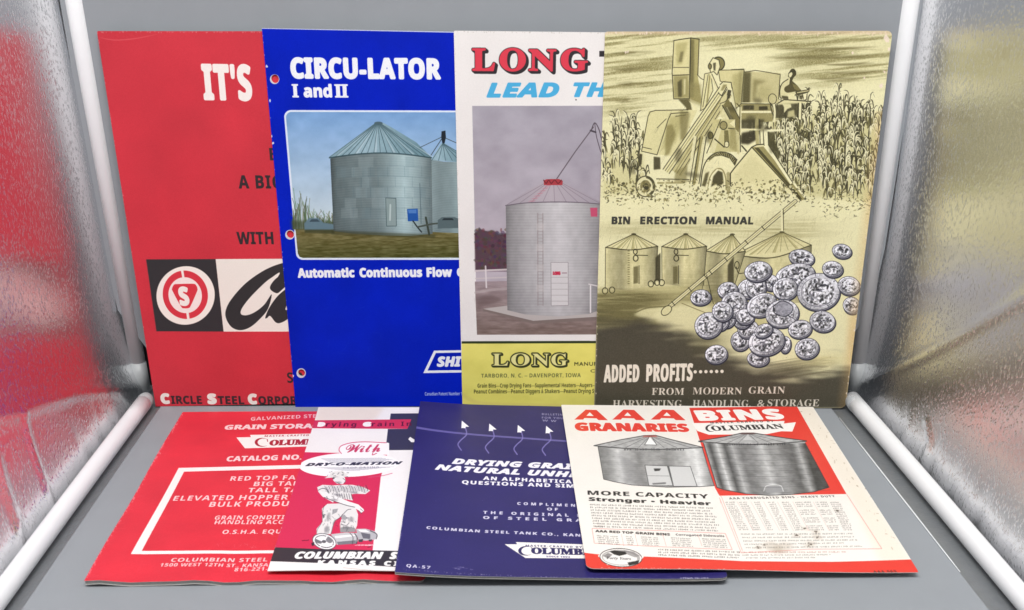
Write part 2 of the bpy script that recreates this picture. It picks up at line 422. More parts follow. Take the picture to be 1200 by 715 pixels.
# ------------------------------------------------------------------ booklets: placement
def stand_frame(x, y, yaw, roll, lean=R(8.1827)):
    u = np.array([math.cos(yaw), math.sin(yaw), 0]); n = np.array([-math.sin(yaw), math.cos(yaw), 0])
    v = np.array([0, 0, 1.]) * math.cos(lean) + n * math.sin(lean)
    return np.array([x, y, 0.]), u * math.cos(roll) + v * math.sin(roll), -u * math.sin(roll) + v * math.cos(roll)
def flat_frame(x, y, z, yaw, roll):
    u = np.array([math.cos(yaw) * math.cos(roll), math.sin(yaw) * math.cos(roll), math.sin(roll)])
    v = np.array([-math.sin(yaw), math.cos(yaw), 0]); v = v - u * (u @ v)
    return np.array([x, y, z]), u, v / np.linalg.norm(v)
FR = {
 'red':    stand_frame(-.30392, .8981, 0, .0204) + (.2159, .28350),
 'blue':   stand_frame(-.18434, .8967, 0, .0065) + (.2159, .28548),
 'white':  stand_frame(-.04211, .8954, 0, .0041) + (.2159, .28391),
 'manual': stand_frame(.06977, .8936, -.0025, .0027) + (.2133, .28345),
 'catalog': flat_frame(-.26902, .60184, .0045, .02141, -.009) + (.2140, .2747),
 'leaflet': flat_frame(-.15506, .61075, .0062, .02463, -.012) + (.2159, .2687),
 'booklet': flat_frame(-.07330, .60133, .0092, .0118, -.026) + (.2093, .2804),
 'flyer':  flat_frame(.04716, .60834, .0088, .02236, -.018) + (.2120, .2718),
}
PAPER = mat('white_paper_edge', (.72, .71, .68), .7, noise=.08, nscale=500)
CREAM = mat('aged_paper_edge', (.55, .47, .38), .75, noise=.18, nscale=600)
GREYP = mat('grey_paper_edge', (.46, .45, .43), .75, noise=.1, nscale=600)
def sheet(w, h, z0, z1, radii=(0, 0, 0, 0), holes=(), inset=(0, 0, 0, 0), nx=22, ny=28, deform=None, taper=0.):
    """flat slab with rounded corners (BL, BR, TR, TL), punched holes, bent by deform"""
    bm = bmesh.new(); il, ir, ib, it = inset
    X0, X1, Y0, Y1 = il, w - ir, ib, h - it; pts = []
    for (cx, cy, sx, sy, r, a0) in ((X0, Y0, 1, 1, radii[0], 180), (X1, Y0, -1, 1, radii[1], 270), (X1, Y1, -1, -1, radii[2], 0), (X0, Y1, 1, -1, radii[3], 90)):
        if r <= 0: pts.append((cx, cy))
        else:
            for k in range(7):
                a = R(a0 + 90 * k / 6); pts.append((cx + sx * r + r * math.cos(a), cy + sy * r + r * math.sin(a)))
    pts = [(x, y * (1 - taper * x / w)) for x, y in pts]
    def loop(P):
        vs_ = [bm.verts.new((x, y, z1)) for x, y in P]
        return [bm.edges.new((vs_[i], vs_[(i + 1) % len(vs_)])) for i in range(len(vs_))]
    ed = loop(pts)
    for hx, hy, hr in holes: ed += loop([(hx + hr * math.cos(2 * math.pi * k / 20), hy + hr * math.sin(2 * math.pi * k / 20)) for k in range(20)])
    bmesh.ops.triangle_fill(bm, edges=ed, use_beauty=True)
    for hx, hy, hr in holes:
        kill = [f for f in bm.faces if math.hypot(f.calc_center_median().x - hx, f.calc_center_median().y - hy) < hr * .8 and all(math.hypot(q.co.x - hx, q.co.y - hy) < hr * 1.05 for q in f.verts)]
        if kill: bmesh.ops.delete(bm, geom=kill, context='FACES_ONLY')
    if deform:
        for k in range(1, nx): bmesh.ops.bisect_plane(bm, geom=bm.verts[:] + bm.edges[:] + bm.faces[:], plane_co=(w * k / nx, 0, 0), plane_no=(1, 0, 0))
        for k in range(1, ny): bmesh.ops.bisect_plane(bm, geom=bm.verts[:] + bm.edges[:] + bm.faces[:], plane_co=(0, h * k / ny, 0), plane_no=(0, 1, 0))
    bmesh.ops.recalc_face_normals(bm, faces=bm.faces[:])
    for f in bm.faces:
        if f.normal.z < 0: f.normal_flip()
    top = bm.faces[:]
    r = bmesh.ops.extrude_face_region(bm, geom=top)      # the copy becomes the upper face
    up = [g for g in r['geom'] if isinstance(g, bmesh.types.BMFace)]
    vz = {q for f in up for q in f.verts}
    for q in bm.verts:
        q.co.z = z1 if q in vz else z0
    bm.normal_update()
    uvl = bm.loops.layers.uv.new('UVMap'); ups = set(up)
    for f in bm.faces:
        f.material_index = 0 if f in ups else 1
        for l in f.loops: l[uvl].uv = (l.vert.co.x / w, l.vert.co.y / h)
    if deform:
        for q in bm.verts: q.co.z += deform(q.co.x / w, q.co.y / h)
    bmesh.ops.recalc_face_normals(bm, faces=bm.faces[:])
    return bm
def booklet(key, name, label, cat, art, thick, paper=PAPER, radii=(0, 0, 0, 0), holes=(), deform=None, taper=0., group=None, pages=True, inset=.0008, cov=.00030):
    o, u, v, w, h = FR[key]; n = np.cross(u, v)
    t = thing(name, label, cat, group=group)
    base = o - n * thick
    t.matrix_world = Matrix(((u[0], v[0], n[0], base[0]), (u[1], v[1], n[1], base[1]), (u[2], v[2], n[2], base[2]), (0, 0, 0, 1)))
    link('front_cover' if pages else 'sheet', sheet(w, h, thick - cov, thick, radii, holes, deform=deform, taper=taper), [art, paper], t)
    if pages:
        i = inset
        link('pages', sheet(w, h, cov * 1.15, thick - cov * 1.15, tuple(max(r - i, 0) for r in radii), holes, (i * .3, i, i, i * .4), deform=deform, taper=taper), [paper, paper], t)
        link('back_cover', sheet(w, h, 0, cov, radii, holes, deform=deform, taper=taper), [paper, paper], t)
    return t
# ------------------------------------------------------------------ red brochure, standing
def art_red():
    A = Art(FR['red'], (200, 48, 62)); A.mottle(.10, 160, 3); A.grain(.05, 4)
    WHT, BLK = (238, 230, 226), (46, 38, 42)
    A.text("IT'S", (239, 117.6), (296.5, 118.6), 43, WHT, 'sansb', weight=.04, sp=1.14)
    A.text("BETTER", (316.5, 188), (338, 188), 14.5, BLK, 'sansb', vis='BE')
    A.text("A BIGGER PROFIT", (280, 221), (330.5, 221), 15.5, BLK, 'sansb', vis='A BIG', weight=.02, sp=1.12)
    A.text("WITH", (278.2, 286.3), (321, 286.3), 14.5, BLK, 'sansb', weight=.02, sp=1.05)
    c = at(160, 290, 6)
    A.fill(c((66, 84), (556, 82), (612, 592), (138, 590)), (50, 47, 50))
    A.fill(c((556, 82), (1860, 76), (1850, 592), (612, 592)), (232, 226, 218))
    A.fill(c((62, 80), (68, 80), (142, 590), (136, 594)), (190, 60, 70), .5)
    for r, col in ((1., (236, 226, 216)), (.985, (240, 232, 224))):
        A.fill(ell(160 + 345 / 6, 290 + 338 / 6, 203 / 6 * r, 208 / 6 * r, 40, 64), col)
    A.fill(ell(160 + 343 / 6, 290 + 333 / 6, 158 / 6, 171 / 6, -15, 64), (210, 52, 66))
    A.fill(ell(160 + 342 / 6, 290 + 336 / 6, 117 / 6, 127 / 6, -15, 64), (242, 226, 222))
    A.fill(c((312, 160), (330, 160), (338, 218), (322, 218)), (240, 228, 222)); A.fill(c((348, 450), (366, 450), (374, 506), (356, 506)), (240, 228, 222))
    A.fill(c((250, 290), (262, 264), (285, 258), (395, 256), (418, 266), (428, 290), (424, 312), (382, 408), (366, 426), (334, 428), (312, 414), (256, 312)), (212, 52, 66), sm=True)
    A.text("S", (160 + 306 / 6, 290 + 412 / 6), (160 + 378 / 6, 290 + 410 / 6), 136 / 6, (240, 232, 226), 'sansb', weight=.06)
    # brush script: a big C followed by smaller letters, cut off by the blue brochure in the photo
    K = (48, 46, 48)
    A.fill([c((1120, 100), (1020, 112), (900, 160), (770, 250), (670, 360), (628, 440), (630, 500), (668, 560), (730, 582), (800, 560), (870, 500),
              (925, 430), (950, 330), (900, 400), (840, 450), (780, 476), (736, 470), (740, 430), (800, 350), (900, 250), (960, 205), (1000, 178), (1006, 186), (985, 228),
              (1010, 240), (1080, 190), (1150, 120))][0], K, sm=True)
    A.fill([c((985, 215), (945, 262), (942, 296), (985, 322), (1020, 300), (1080, 240), (1110, 190), (1040, 190))][0], K, sm=True)
    A.fill([c((930, 430), (905, 494), (918, 496), (940, 482), (980, 528), (1020, 528), (1080, 490), (1140, 420), (1120, 400), (1060, 440), (1050, 420), (1100, 330), (1130, 270), (1080, 272), (1040, 300), (985, 350))][0], K, sm=True)
    A.stroke(c((1150, 470), (1220, 330), (1190, 470), (1280, 440), (1330, 330), (1300, 470), (1400, 430)), 14, K)
    A.text("SINCE", (337, 448.6), (378, 448.6), 12, BLK, 'sansb')
    x = 188.8
    for w, x0, x1, y in (("CIRCLE", 188.8, 237, 473.5), ("STEEL", 243.5, 286.5, 473.8), ("CORPORATION", 291, 390, 474)):
        A.text(w[0], (x0, y), (x0 + 11, y), 12.6, (238, 224, 218), 'sansb', weight=.09)
        A.text(w[1:], (x0 + 12.2, y), (x1, y), 9.6, (58, 36, 42), 'sansb', weight=.03, sp=1.05)
    chips(A, along((114, 38), (182, 476), 60, .25, 1), (226, 150, 150), .8, 1, .6); chips(A, along((114, 37.5), (305, 38), 50, .3, 2), (230, 170, 165), .8, 2, .5)
    A.stroke([(116, 44), (135, 47), (160, 45), (185, 40)], 1.2, (226, 110, 112), .5, taper=True)
    return A.material('red_cover', .5)
# ------------------------------------------------------------------ blue brochure
def art_blue():
    A = Art(FR['blue'], (2, 30, 178)); A.mottle(.16, 130, 5); A.grain(.05, 6)
    A.text("CIRCU-LATOR", (341, 92.4), (517, 93.4), 25.3, (232, 234, 240), 'sansb', weight=.06, sp=1.06)
    A.text("I", (342.6, 114.3), (350.4, 114.3), 15.8, (232, 234, 240), 'serifb', weight=.05)
    A.text("and", (356, 114.3), (389.5, 114.4), 15.2, (232, 234, 240), 'sansb', weight=.05)
    A.text("II", (392.5, 114.5), (408.5, 114.5), 15.8, (232, 234, 240), 'serifb', weight=.05)
    c = at(300, 20, 3.25)
    def rr(x0, y0, x1, y1, x2, r, o=0):     # photograph's rounded frame, sides following the cover
        P = []
        for cx, cy, a0 in ((x0 + r, y0 + r, 180), (700, y0 + r + 1, 270), (700, y1 - r, 0), (x2 + r, y1 - r, 90)):
            P += [(cx + (r - o) * math.cos(R(a0 + 15 * k)), cy + (r - o) * math.sin(R(a0 + 15 * k))) for k in range(7)]
        return P
    A.fill(rr(333, 129, 0, 304.6, 346.8, 8), (214, 224, 240))
    def sky(X, Y):
        t = np.clip((Y - 131) / 120, 0, 1); c_ = mixc((118, 158, 205), (186, 204, 214), t)
        return c_ + (vnoise(*X.shape, 40, 60, 3, 3)[..., None] - .5) * 24
    inner = rr(335.2, 131.2, 0, 302.4, 349, 6.4); A.fill(inner, sky)
    gr = lambda X, Y: mixc((116, 108, 70), (78, 80, 42), (Y - 268) / 34) + (vnoise(*X.shape, 5, 30, 8, 3)[..., None] - .5) * 60
    A.fill([(346.2, 268), (560, 268), (560, 302), (355, 302.2), (351, 301), (349, 297)], gr)
    # hedge and bare trees on the horizon
    g = random.Random(5)
    for k in range(150):
        x = g.uniform(343, 392); h = (30 * math.exp(-((x - 352) / 9) ** 2) + 16 + 6 * math.sin(x)) * g.uniform(.5, 1.1)
        A.stroke([(x, 269), (x + g.uniform(-2, 2), 269 - h * .6), (x + g.uniform(-4, 4), 269 - h)], .7, (70 + g.randint(-12, 30), 84 + g.randint(-10, 30), 62), .55)
    A.fill([(341, 258), (395, 260), (395, 269), (342, 269)], (64, 74, 52), .75, soft=5)
    A.fill([(356.5, 262), (362, 255.5), (373, 255.5), (379, 261), (392, 263), (392, 270), (357, 270)], (96, 122, 136), .95, soft=1.5)
    A.fill([(362.5, 260), (365, 257), (372, 257), (375, 260)], (52, 66, 76), .8)
    A.fill([(357, 269), (392, 269), (392, 274), (357, 273)], (60, 64, 42), .8, soft=2)
    # bins
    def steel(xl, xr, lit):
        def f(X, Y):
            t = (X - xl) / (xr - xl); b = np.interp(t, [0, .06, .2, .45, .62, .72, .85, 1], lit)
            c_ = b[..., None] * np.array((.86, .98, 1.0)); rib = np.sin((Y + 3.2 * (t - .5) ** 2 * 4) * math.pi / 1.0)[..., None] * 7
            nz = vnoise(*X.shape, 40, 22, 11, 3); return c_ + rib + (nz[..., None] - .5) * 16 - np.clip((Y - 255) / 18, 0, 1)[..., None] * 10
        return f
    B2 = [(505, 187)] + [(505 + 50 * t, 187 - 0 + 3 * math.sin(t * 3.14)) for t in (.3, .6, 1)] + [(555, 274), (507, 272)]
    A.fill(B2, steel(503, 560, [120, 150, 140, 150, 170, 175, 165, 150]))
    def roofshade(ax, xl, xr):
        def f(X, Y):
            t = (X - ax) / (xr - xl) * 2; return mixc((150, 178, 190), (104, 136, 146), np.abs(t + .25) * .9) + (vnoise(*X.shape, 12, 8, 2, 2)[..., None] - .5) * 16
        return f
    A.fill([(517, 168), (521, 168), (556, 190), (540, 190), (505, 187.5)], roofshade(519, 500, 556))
    for k in range(7): A.stroke([(519, 168), (506 + k * 8, 188)], .9, (70, 96, 106), .8, sm=False)
    body = [(387, 186)] + [(387 + 118.5 * t, 184.6 - 5.4 * math.sin(t * math.pi)) for t in np.linspace(.05, 1, 14)] + [(507, 274), (482, 276.5), (450, 276), (410, 273.5), (391, 271)]
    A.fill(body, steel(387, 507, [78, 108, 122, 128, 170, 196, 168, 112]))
    for k, y in enumerate((196, 208, 220, 232, 244, 256)):      # sheet seams
        A.stroke([(388 + k * .5, y), (446, y - 2.4 + k * .5), (505.5 + k * .2, y + .5)], .6, (72, 96, 104), .3)
        for j in range(6):
            x = 394 + j * 20 + (k % 2) * 9
            if x < 504: A.stroke([(x, y - 1), (x + .4, y + 11)], .6, (70, 96, 106), .28, sm=False)
    g = random.Random(8)
    for k in range(26):
        x, y = g.uniform(390, 490), g.choice((184, 196, 208, 220, 232, 244)); w = g.uniform(8, 20)
        A.fill([(x, y), (x + w, y), (x + w, y + 12), (x, y + 12)], g.choice(((92, 118, 128), (172, 192, 196), (110, 134, 142))), .15)
    roof = [(438, 145.5), (443, 143), (449, 144), (460, 150), (488, 167), (505.8, 184.5)] + [(505.5 - 119.5 * t, 184.6 - 5.6 * math.sin(t * math.pi)) for t in np.linspace(.05, 1, 12)]
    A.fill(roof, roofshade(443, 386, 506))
    for k in range(17):
        t = k / 16; A.stroke([(443 + (t - .5) * 7, 145), (386 + 119.5 * t, 184.4 - 5.6 * math.sin(t * math.pi))], .95, (64, 90, 98) if k % 2 else (84, 110, 118), .85, sm=False)
        if k % 3 == 1: A.fill([(443 + (t - .5) * 7, 146), (386 + 119.5 * t, 184 - 5.6 * math.sin(t * math.pi)), (389 + 119.5 * t, 184 - 5.6 * math.sin(t * math.pi))], (196, 214, 222), .45)
    A.stroke([(386 + 119.5 * t, 185 - 5.6 * math.sin(t * math.pi)) for t in np.linspace(0, 1, 12)], 1.5, (52, 74, 80), .9)
    A.fill(ell(443.5, 144.5, 5, 1.9), (76, 98, 106))
    A.stroke([(505, 182), (519.5, 160)], .9, (60, 70, 78)); A.stroke([(492, 173), (518, 160.5)], .8, (70, 82, 92)); A.stroke([(520, 161), (545, 172)], .8, (60, 70, 78))
    A.fill([(517.4, 154), (522, 153), (522.6, 161), (521, 168), (518.4, 168), (517, 161)], (36, 42, 50))
    A.fill([(452, 232), (464, 232.5), (464.6, 265), (453, 265)], (132, 150, 150), .8); A.stroke([(452, 232), (464, 232.5), (464.6, 265), (453, 265), (452, 232)], .8, (64, 84, 88), .8, sm=False)
    A.stroke([(457, 258), (457.5, 240)], 2, (190, 206, 206), .7); A.stroke([(492, 215), (493.5, 262)], .9, (80, 100, 108), .8)
    A.fill([(477, 245), (489.5, 244.6), (490.3, 259), (478, 259.5)], (36, 84, 158)); A.fill([(478, 246), (488, 245.6), (488, 250), (479, 250)], (86, 130, 190), .8)
    A.stroke([(484, 259), (489, 266), (494, 272)], 1.6, (44, 52, 54)); A.stroke([(499, 255), (503, 275)], 2.4, (58, 66, 58)); A.stroke([(490, 266), (512, 262), (530, 266)], 2, (70, 78, 72))
    A.fill([(513, 258), (518, 254.5), (533, 254.5), (545, 260), (545, 267), (513, 268)], (84, 100, 104)); A.fill([(518, 258), (520, 255.8), (530, 255.8), (532, 258)], (40, 48, 52))
    A.fill([(388, 270), (510, 275), (510, 279), (388, 275)], (58, 60, 38), .6, soft=3)
    T = (230, 233, 240)
    A.text("Automatic", (349, 325.7), (415.9, 325.2), 11.2, T, 'sansb', weight=.06)
    A.text("Continuous", (421.4, 325.2), (495, 324.8), 11.2, T, 'sansb', weight=.06)
    A.text("Flow", (500, 324.8), (530, 324.6), 11.2, T, 'sansb', weight=.06)
    A.text("Grain Drying", (535.5, 324.6), (620, 324), 11.2, T, 'sansb', weight=.06)
    A.fill([(508.6, 411), (660, 408), (652, 435), (496, 437.3)], T); A.fill([(510.8, 413.8), (654, 411), (648, 432.4), (501, 434.3)], (2, 28, 170))
    A.text("SHIVVERS", (512, 430), (541.5, 429.7), 12.2, T, 'sansbi', vis='SHI', weight=.07)
    A.text("Canadian Patent Number 1029942", (498, 463.6), (539, 463.2), 3.8, (196, 204, 232), 'sansb', vis='Canadian Patent Number')
    chips(A, along((307.4, 36), (346, 476), 34, .3, 3), (200, 206, 228), .7, 4, .6)
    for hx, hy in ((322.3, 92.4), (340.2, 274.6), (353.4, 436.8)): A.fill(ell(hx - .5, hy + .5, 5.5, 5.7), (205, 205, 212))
    A.stroke([(306.5, 33.1), (420, 35.4), (545, 38)], 1.2, (226, 228, 236), .9, sm=False)
    for k, (x, y) in enumerate(((312.5, 78), (316, 118), (318.5, 160), (320, 168), (324, 240), (343, 440))): chips(A, [(x, y)], (225, 226, 232), 1.7, k)
    for k in range(26):
        g = random.Random(k + 70); x, y = g.uniform(360, 530), g.uniform(335, 460); a = g.uniform(0, 3.1); l = g.uniform(3, 12)
        A.stroke([(x, y), (x + l * .3 * math.cos(a) + 1, y + l * .5 * math.sin(a)), (x + l * math.cos(a), y + l * math.sin(a))], .5, (60, 84, 190), .3, taper=True)
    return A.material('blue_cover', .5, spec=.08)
# ------------------------------------------------------------------ white brochure with the yellow foot
def art_white():
    A = Art(FR['white'], (228, 224, 222)); A.mottle(.05, 140, 9); A.grain(.03, 6)
    K = (44, 40, 44)
    for ch, x0, x1, cap in (('L', 554, 579.5, 25), ('O', 586, 615.5, 25), ('N', 620, 651, 24), ('G', 657.5, 688, 24.5)):
        for k in range(0, 9): A.text(ch, (x0 + k * .32, 82.6 + k * .27), (x1 + k * .32, 82.8 + k * .27), cap, K, 'serifb', weight=.075, fit=False)
        A.text(ch, (x0, 82.4), (x1, 82.6), cap, (212, 58, 76), 'serifb', weight=.035, fit=False)
    A.fill([(702.3, 59.8), (730, 59.5), (730, 66.3), (702.3, 66.5)], K); A.fill([(711, 60), (722, 60), (722, 84), (711, 84)], K)
    A.text("LEAD", (570, 114.6), (655, 114.2), 17.6, (72, 168, 214), 'sansbi', weight=.055, shear=.05)
    A.text("THE WAY", (671, 114), (712, 113.8), 17.4, (72, 168, 214), 'sansbi', vis='TH', weight=.055, shear=.05)
    ph = [(553.3, 124.2), (800, 124), (792, 391.8), (559, 392.4)]
    A.fill(ph, lambda X, Y: mixc((160, 155, 166), (178, 168, 178), (Y - 124) / 190) + (vnoise(*X.shape, 60, 90, 21, 4)[..., None] - .5) * 30)
    A.fill([(556.4, 330), (800, 326), (792, 391.8), (559, 392.4)], lambda X, Y: mixc((150, 134, 138), (124, 106, 100), (Y - 330) / 60) + (vnoise(*X.shape, 8, 40, 22, 4)[..., None] - .5) * 44)
    g = random.Random(3)     # wood at the edge of the yard
    A.fill([(556, 274), (562, 268), (570, 271), (578, 270), (586, 275), (592, 273), (600, 276), (600, 318), (557, 318)], (84, 62, 72), 1, soft=2)
    for k in range(160):
        x, y = g.uniform(557, 596), g.uniform(268, 316); A.fill(ell(x, y, g.uniform(1, 3), g.uniform(1, 2.6), n=7), (84 + g.randint(-30, 26), 62 + g.randint(-26, 20), 70 + g.randint(-24, 20)), .5)
    A.stroke([(557, 317.5), (594, 316)], 2.2, (206, 196, 198), .9); A.stroke([(557.5, 326.5), (594, 325)], 1.6, (196, 186, 186), .8); A.stroke([(569, 312), (570, 337)], 1.8, (214, 206, 208), .9)
    A.stroke([(557, 343), (575, 340), (596, 338)], 3, (184, 172, 172), .5); A.fill([(557, 350), (575, 345), (590, 352), (560, 362)], (92, 74, 74), .5, soft=5)
    A.fill([(566, 362), (596, 358), (720, 365), (720, 372), (625, 378.5)], (180, 172, 170)); A.fill([(566, 362), (625, 376), (720, 370), (720, 374), (625, 379.5), (566, 364.5)], (122, 108, 104))
    def steel(X, Y):
        t = (X - 593) / 114; b = np.interp(t, [0, .05, .2, .4, .55, .75, .9, 1], [122, 140, 164, 184, 194, 176, 150, 140])
        n = vnoise(*X.shape, 30, 22, 31, 3); rib = np.sin(Y * math.pi / 1.7)[..., None] * 2.2
        return b[..., None] * np.array((1., .985, 1.)) + (n[..., None] - .5) * 20 + rib * 2 - np.clip((Y - 330) / 40, 0, 1)[..., None] * 12
    A.fill([(592.6, 240.8), (615, 237.5), (648, 236.5), (680, 237), (708, 239), (708, 362), (690, 368), (655, 371), (615, 368.5), (594.6, 363.5)], steel)
    A.fill([(592.4, 240.5), (620, 222), (638, 213), (658, 212.6), (672, 220), (708, 238.5), (680, 237), (648, 236.6), (615, 238)], lambda X, Y: mixc((178, 168, 176), (156, 148, 158), np.abs(X - 645) / 60))
    for k in range(9): A.stroke([(640 + k * 2.2, 214), (594 + k * 14, 240 - 3 * math.sin(k / 8 * 3.1))], .6, (120, 108, 118), .7, sm=False)
    for k in range(7): A.fill([(641 - k * 3.2, 217 + k * 3), (646 - k * 3, 216.5 + k * 3), (644 - k * 3, 218.4 + k * 3), (638 - k * 3.2, 218.6 + k * 3)], (186, 122, 136), .6)
    A.stroke([(592.5, 241), (615, 238), (648, 236.8), (680, 237.4), (708, 239.6)], 1.2, (98, 88, 98), .85)
    A.fill([(637, 211.5), (641, 210), (655, 209.8), (659.5, 212), (659, 217), (637.5, 217)], (166, 58, 66)); A.stroke([(637, 211), (640, 215), (643, 211), (646, 215), (650, 211), (654, 215), (658, 211)], 1, (96, 36, 44))
    A.stroke([(652.5, 209.5), (674, 178), (695.5, 149)], 1.2, (96, 84, 92), sm=False)
    A.stroke([(693, 152), (697, 144), (702, 152), (706, 168)], 1.1, (84, 74, 82)); A.stroke([(697, 145), (699, 160), (704, 178)], .9, (84, 74, 82)); A.stroke([(692, 153), (698, 155)], 2, (70, 62, 70))
    A.fill([(691.5, 243.5), (700, 243.5), (700, 254), (692.5, 254)], (196, 70, 104), .9)
    for x in (630.2, 636.2): A.stroke([(x, 250), (x + .2, 358)], .9, (140, 128, 128), .9)
    for k in range(28): A.stroke([(630.2, 252 + k * 3.9), (636.4, 252 + k * 3.9)], .55, (146, 134, 134), .8)
    for k in range(4): A.fill([(628.6, 262 + k * 24), (637.4, 262 + k * 24), (637.4, 270 + k * 24), (628.6, 270 + k * 24)], (196, 190, 190), .45)
    A.fill([(645.6, 307.5), (665.8, 307.5), (666, 358), (646, 358.5)], (204, 200, 202)); A.stroke([(645.6, 307.5), (665.8, 307.5), (666, 358), (646, 358.5), (645.6, 307.5)], .7, (146, 138, 142), sm=False)
    for k in range(5): A.stroke([(646, 325 + k * 7), (665.8, 325 + k * 7)], .6, (166, 160, 162))
    A.text("LONG", (647.5, 322.4), (657, 322.4), 4.2, (188, 46, 74), 'serifb', weight=.1); A.stroke([(659, 320), (664, 320)], 1.2, (150, 120, 130))
    A.stroke([(692, 366), (692, 335)], 1.6, (222, 216, 218)); A.stroke([(690, 333), (712, 338)], 1.4, (210, 204, 206))
    A.fill([(541, 400), (800, 399.2), (800, 402.2), (541, 403)], (46, 58, 30)); A.fill([(541, 402.8), (800, 402), (790, 490), (541, 490)], lambda X, Y: mixc((226, 218, 112), (216, 208, 106), (Y - 402) / 80) + (vnoise(*X.shape, 50, 80, 41, 3)[..., None] - .5) * 18)
    D = (52, 56, 28)
    for ch, x0, x1 in (('L', 577, 595.5), ('O', 599, 620.5), ('N', 623.5, 643.5), ('G', 646, 665)):
        for k in range(5): A.text(ch, (x0 + k * .25, 428.6 + k * .22), (x1 + k * .25, 428.7 + k * .22), 14.2, D, 'serifb', weight=.1, fit=False)
        A.text(ch, (x0, 428.5), (x1, 428.6), 14, (228, 222, 150), 'serifb', weight=.0)
    A.text("MANUFACTURING", (673, 428.8), (699, 428.6), 4.4, D, 'sans', vis='MANUF', weight=.03, sp=1.15); A.text("CO.", (692, 436.5), (706, 436.5), 3.6, D, 'sans')
    A.text("TARBORO, N. C. – DAVENPORT, IOWA", (564, 442.6), (680.5, 442), 4.5, (98, 104, 58), 'sansb', sp=1.1)
    A.text("Grain Bins—Crop Drying Fans—Supplemental Heaters—Augers—", (559.6, 454.4), (698.5, 453.6), 4.6, (62, 64, 30), 'sansb')
    A.text("Peanut Combines—Peanut Diggers & Shakers—Peanut Drying Systems", (555.4, 461.2), (712, 460.4), 4.6, (62, 64, 30), 'sansb')
    chips(A, along((533, 37), (710, 39), 40, .4, 8), (176, 166, 158), .7, 3, .5); chips(A, along((533, 40), (542, 470), 40, .3, 9), (186, 178, 170), .7, 5, .4)
    A.fill(ell(675, 117, .9, .9, n=8), (80, 70, 70)); A.fill(ell(620, 476, 1.2, 1, n=8), (150, 120, 60), .8)
    A.stroke([(541, 462), (560, 472), (600, 475), (660, 476)], 5, (196, 180, 110), .35, soft=3)
    return A.material('white_cover', .45)
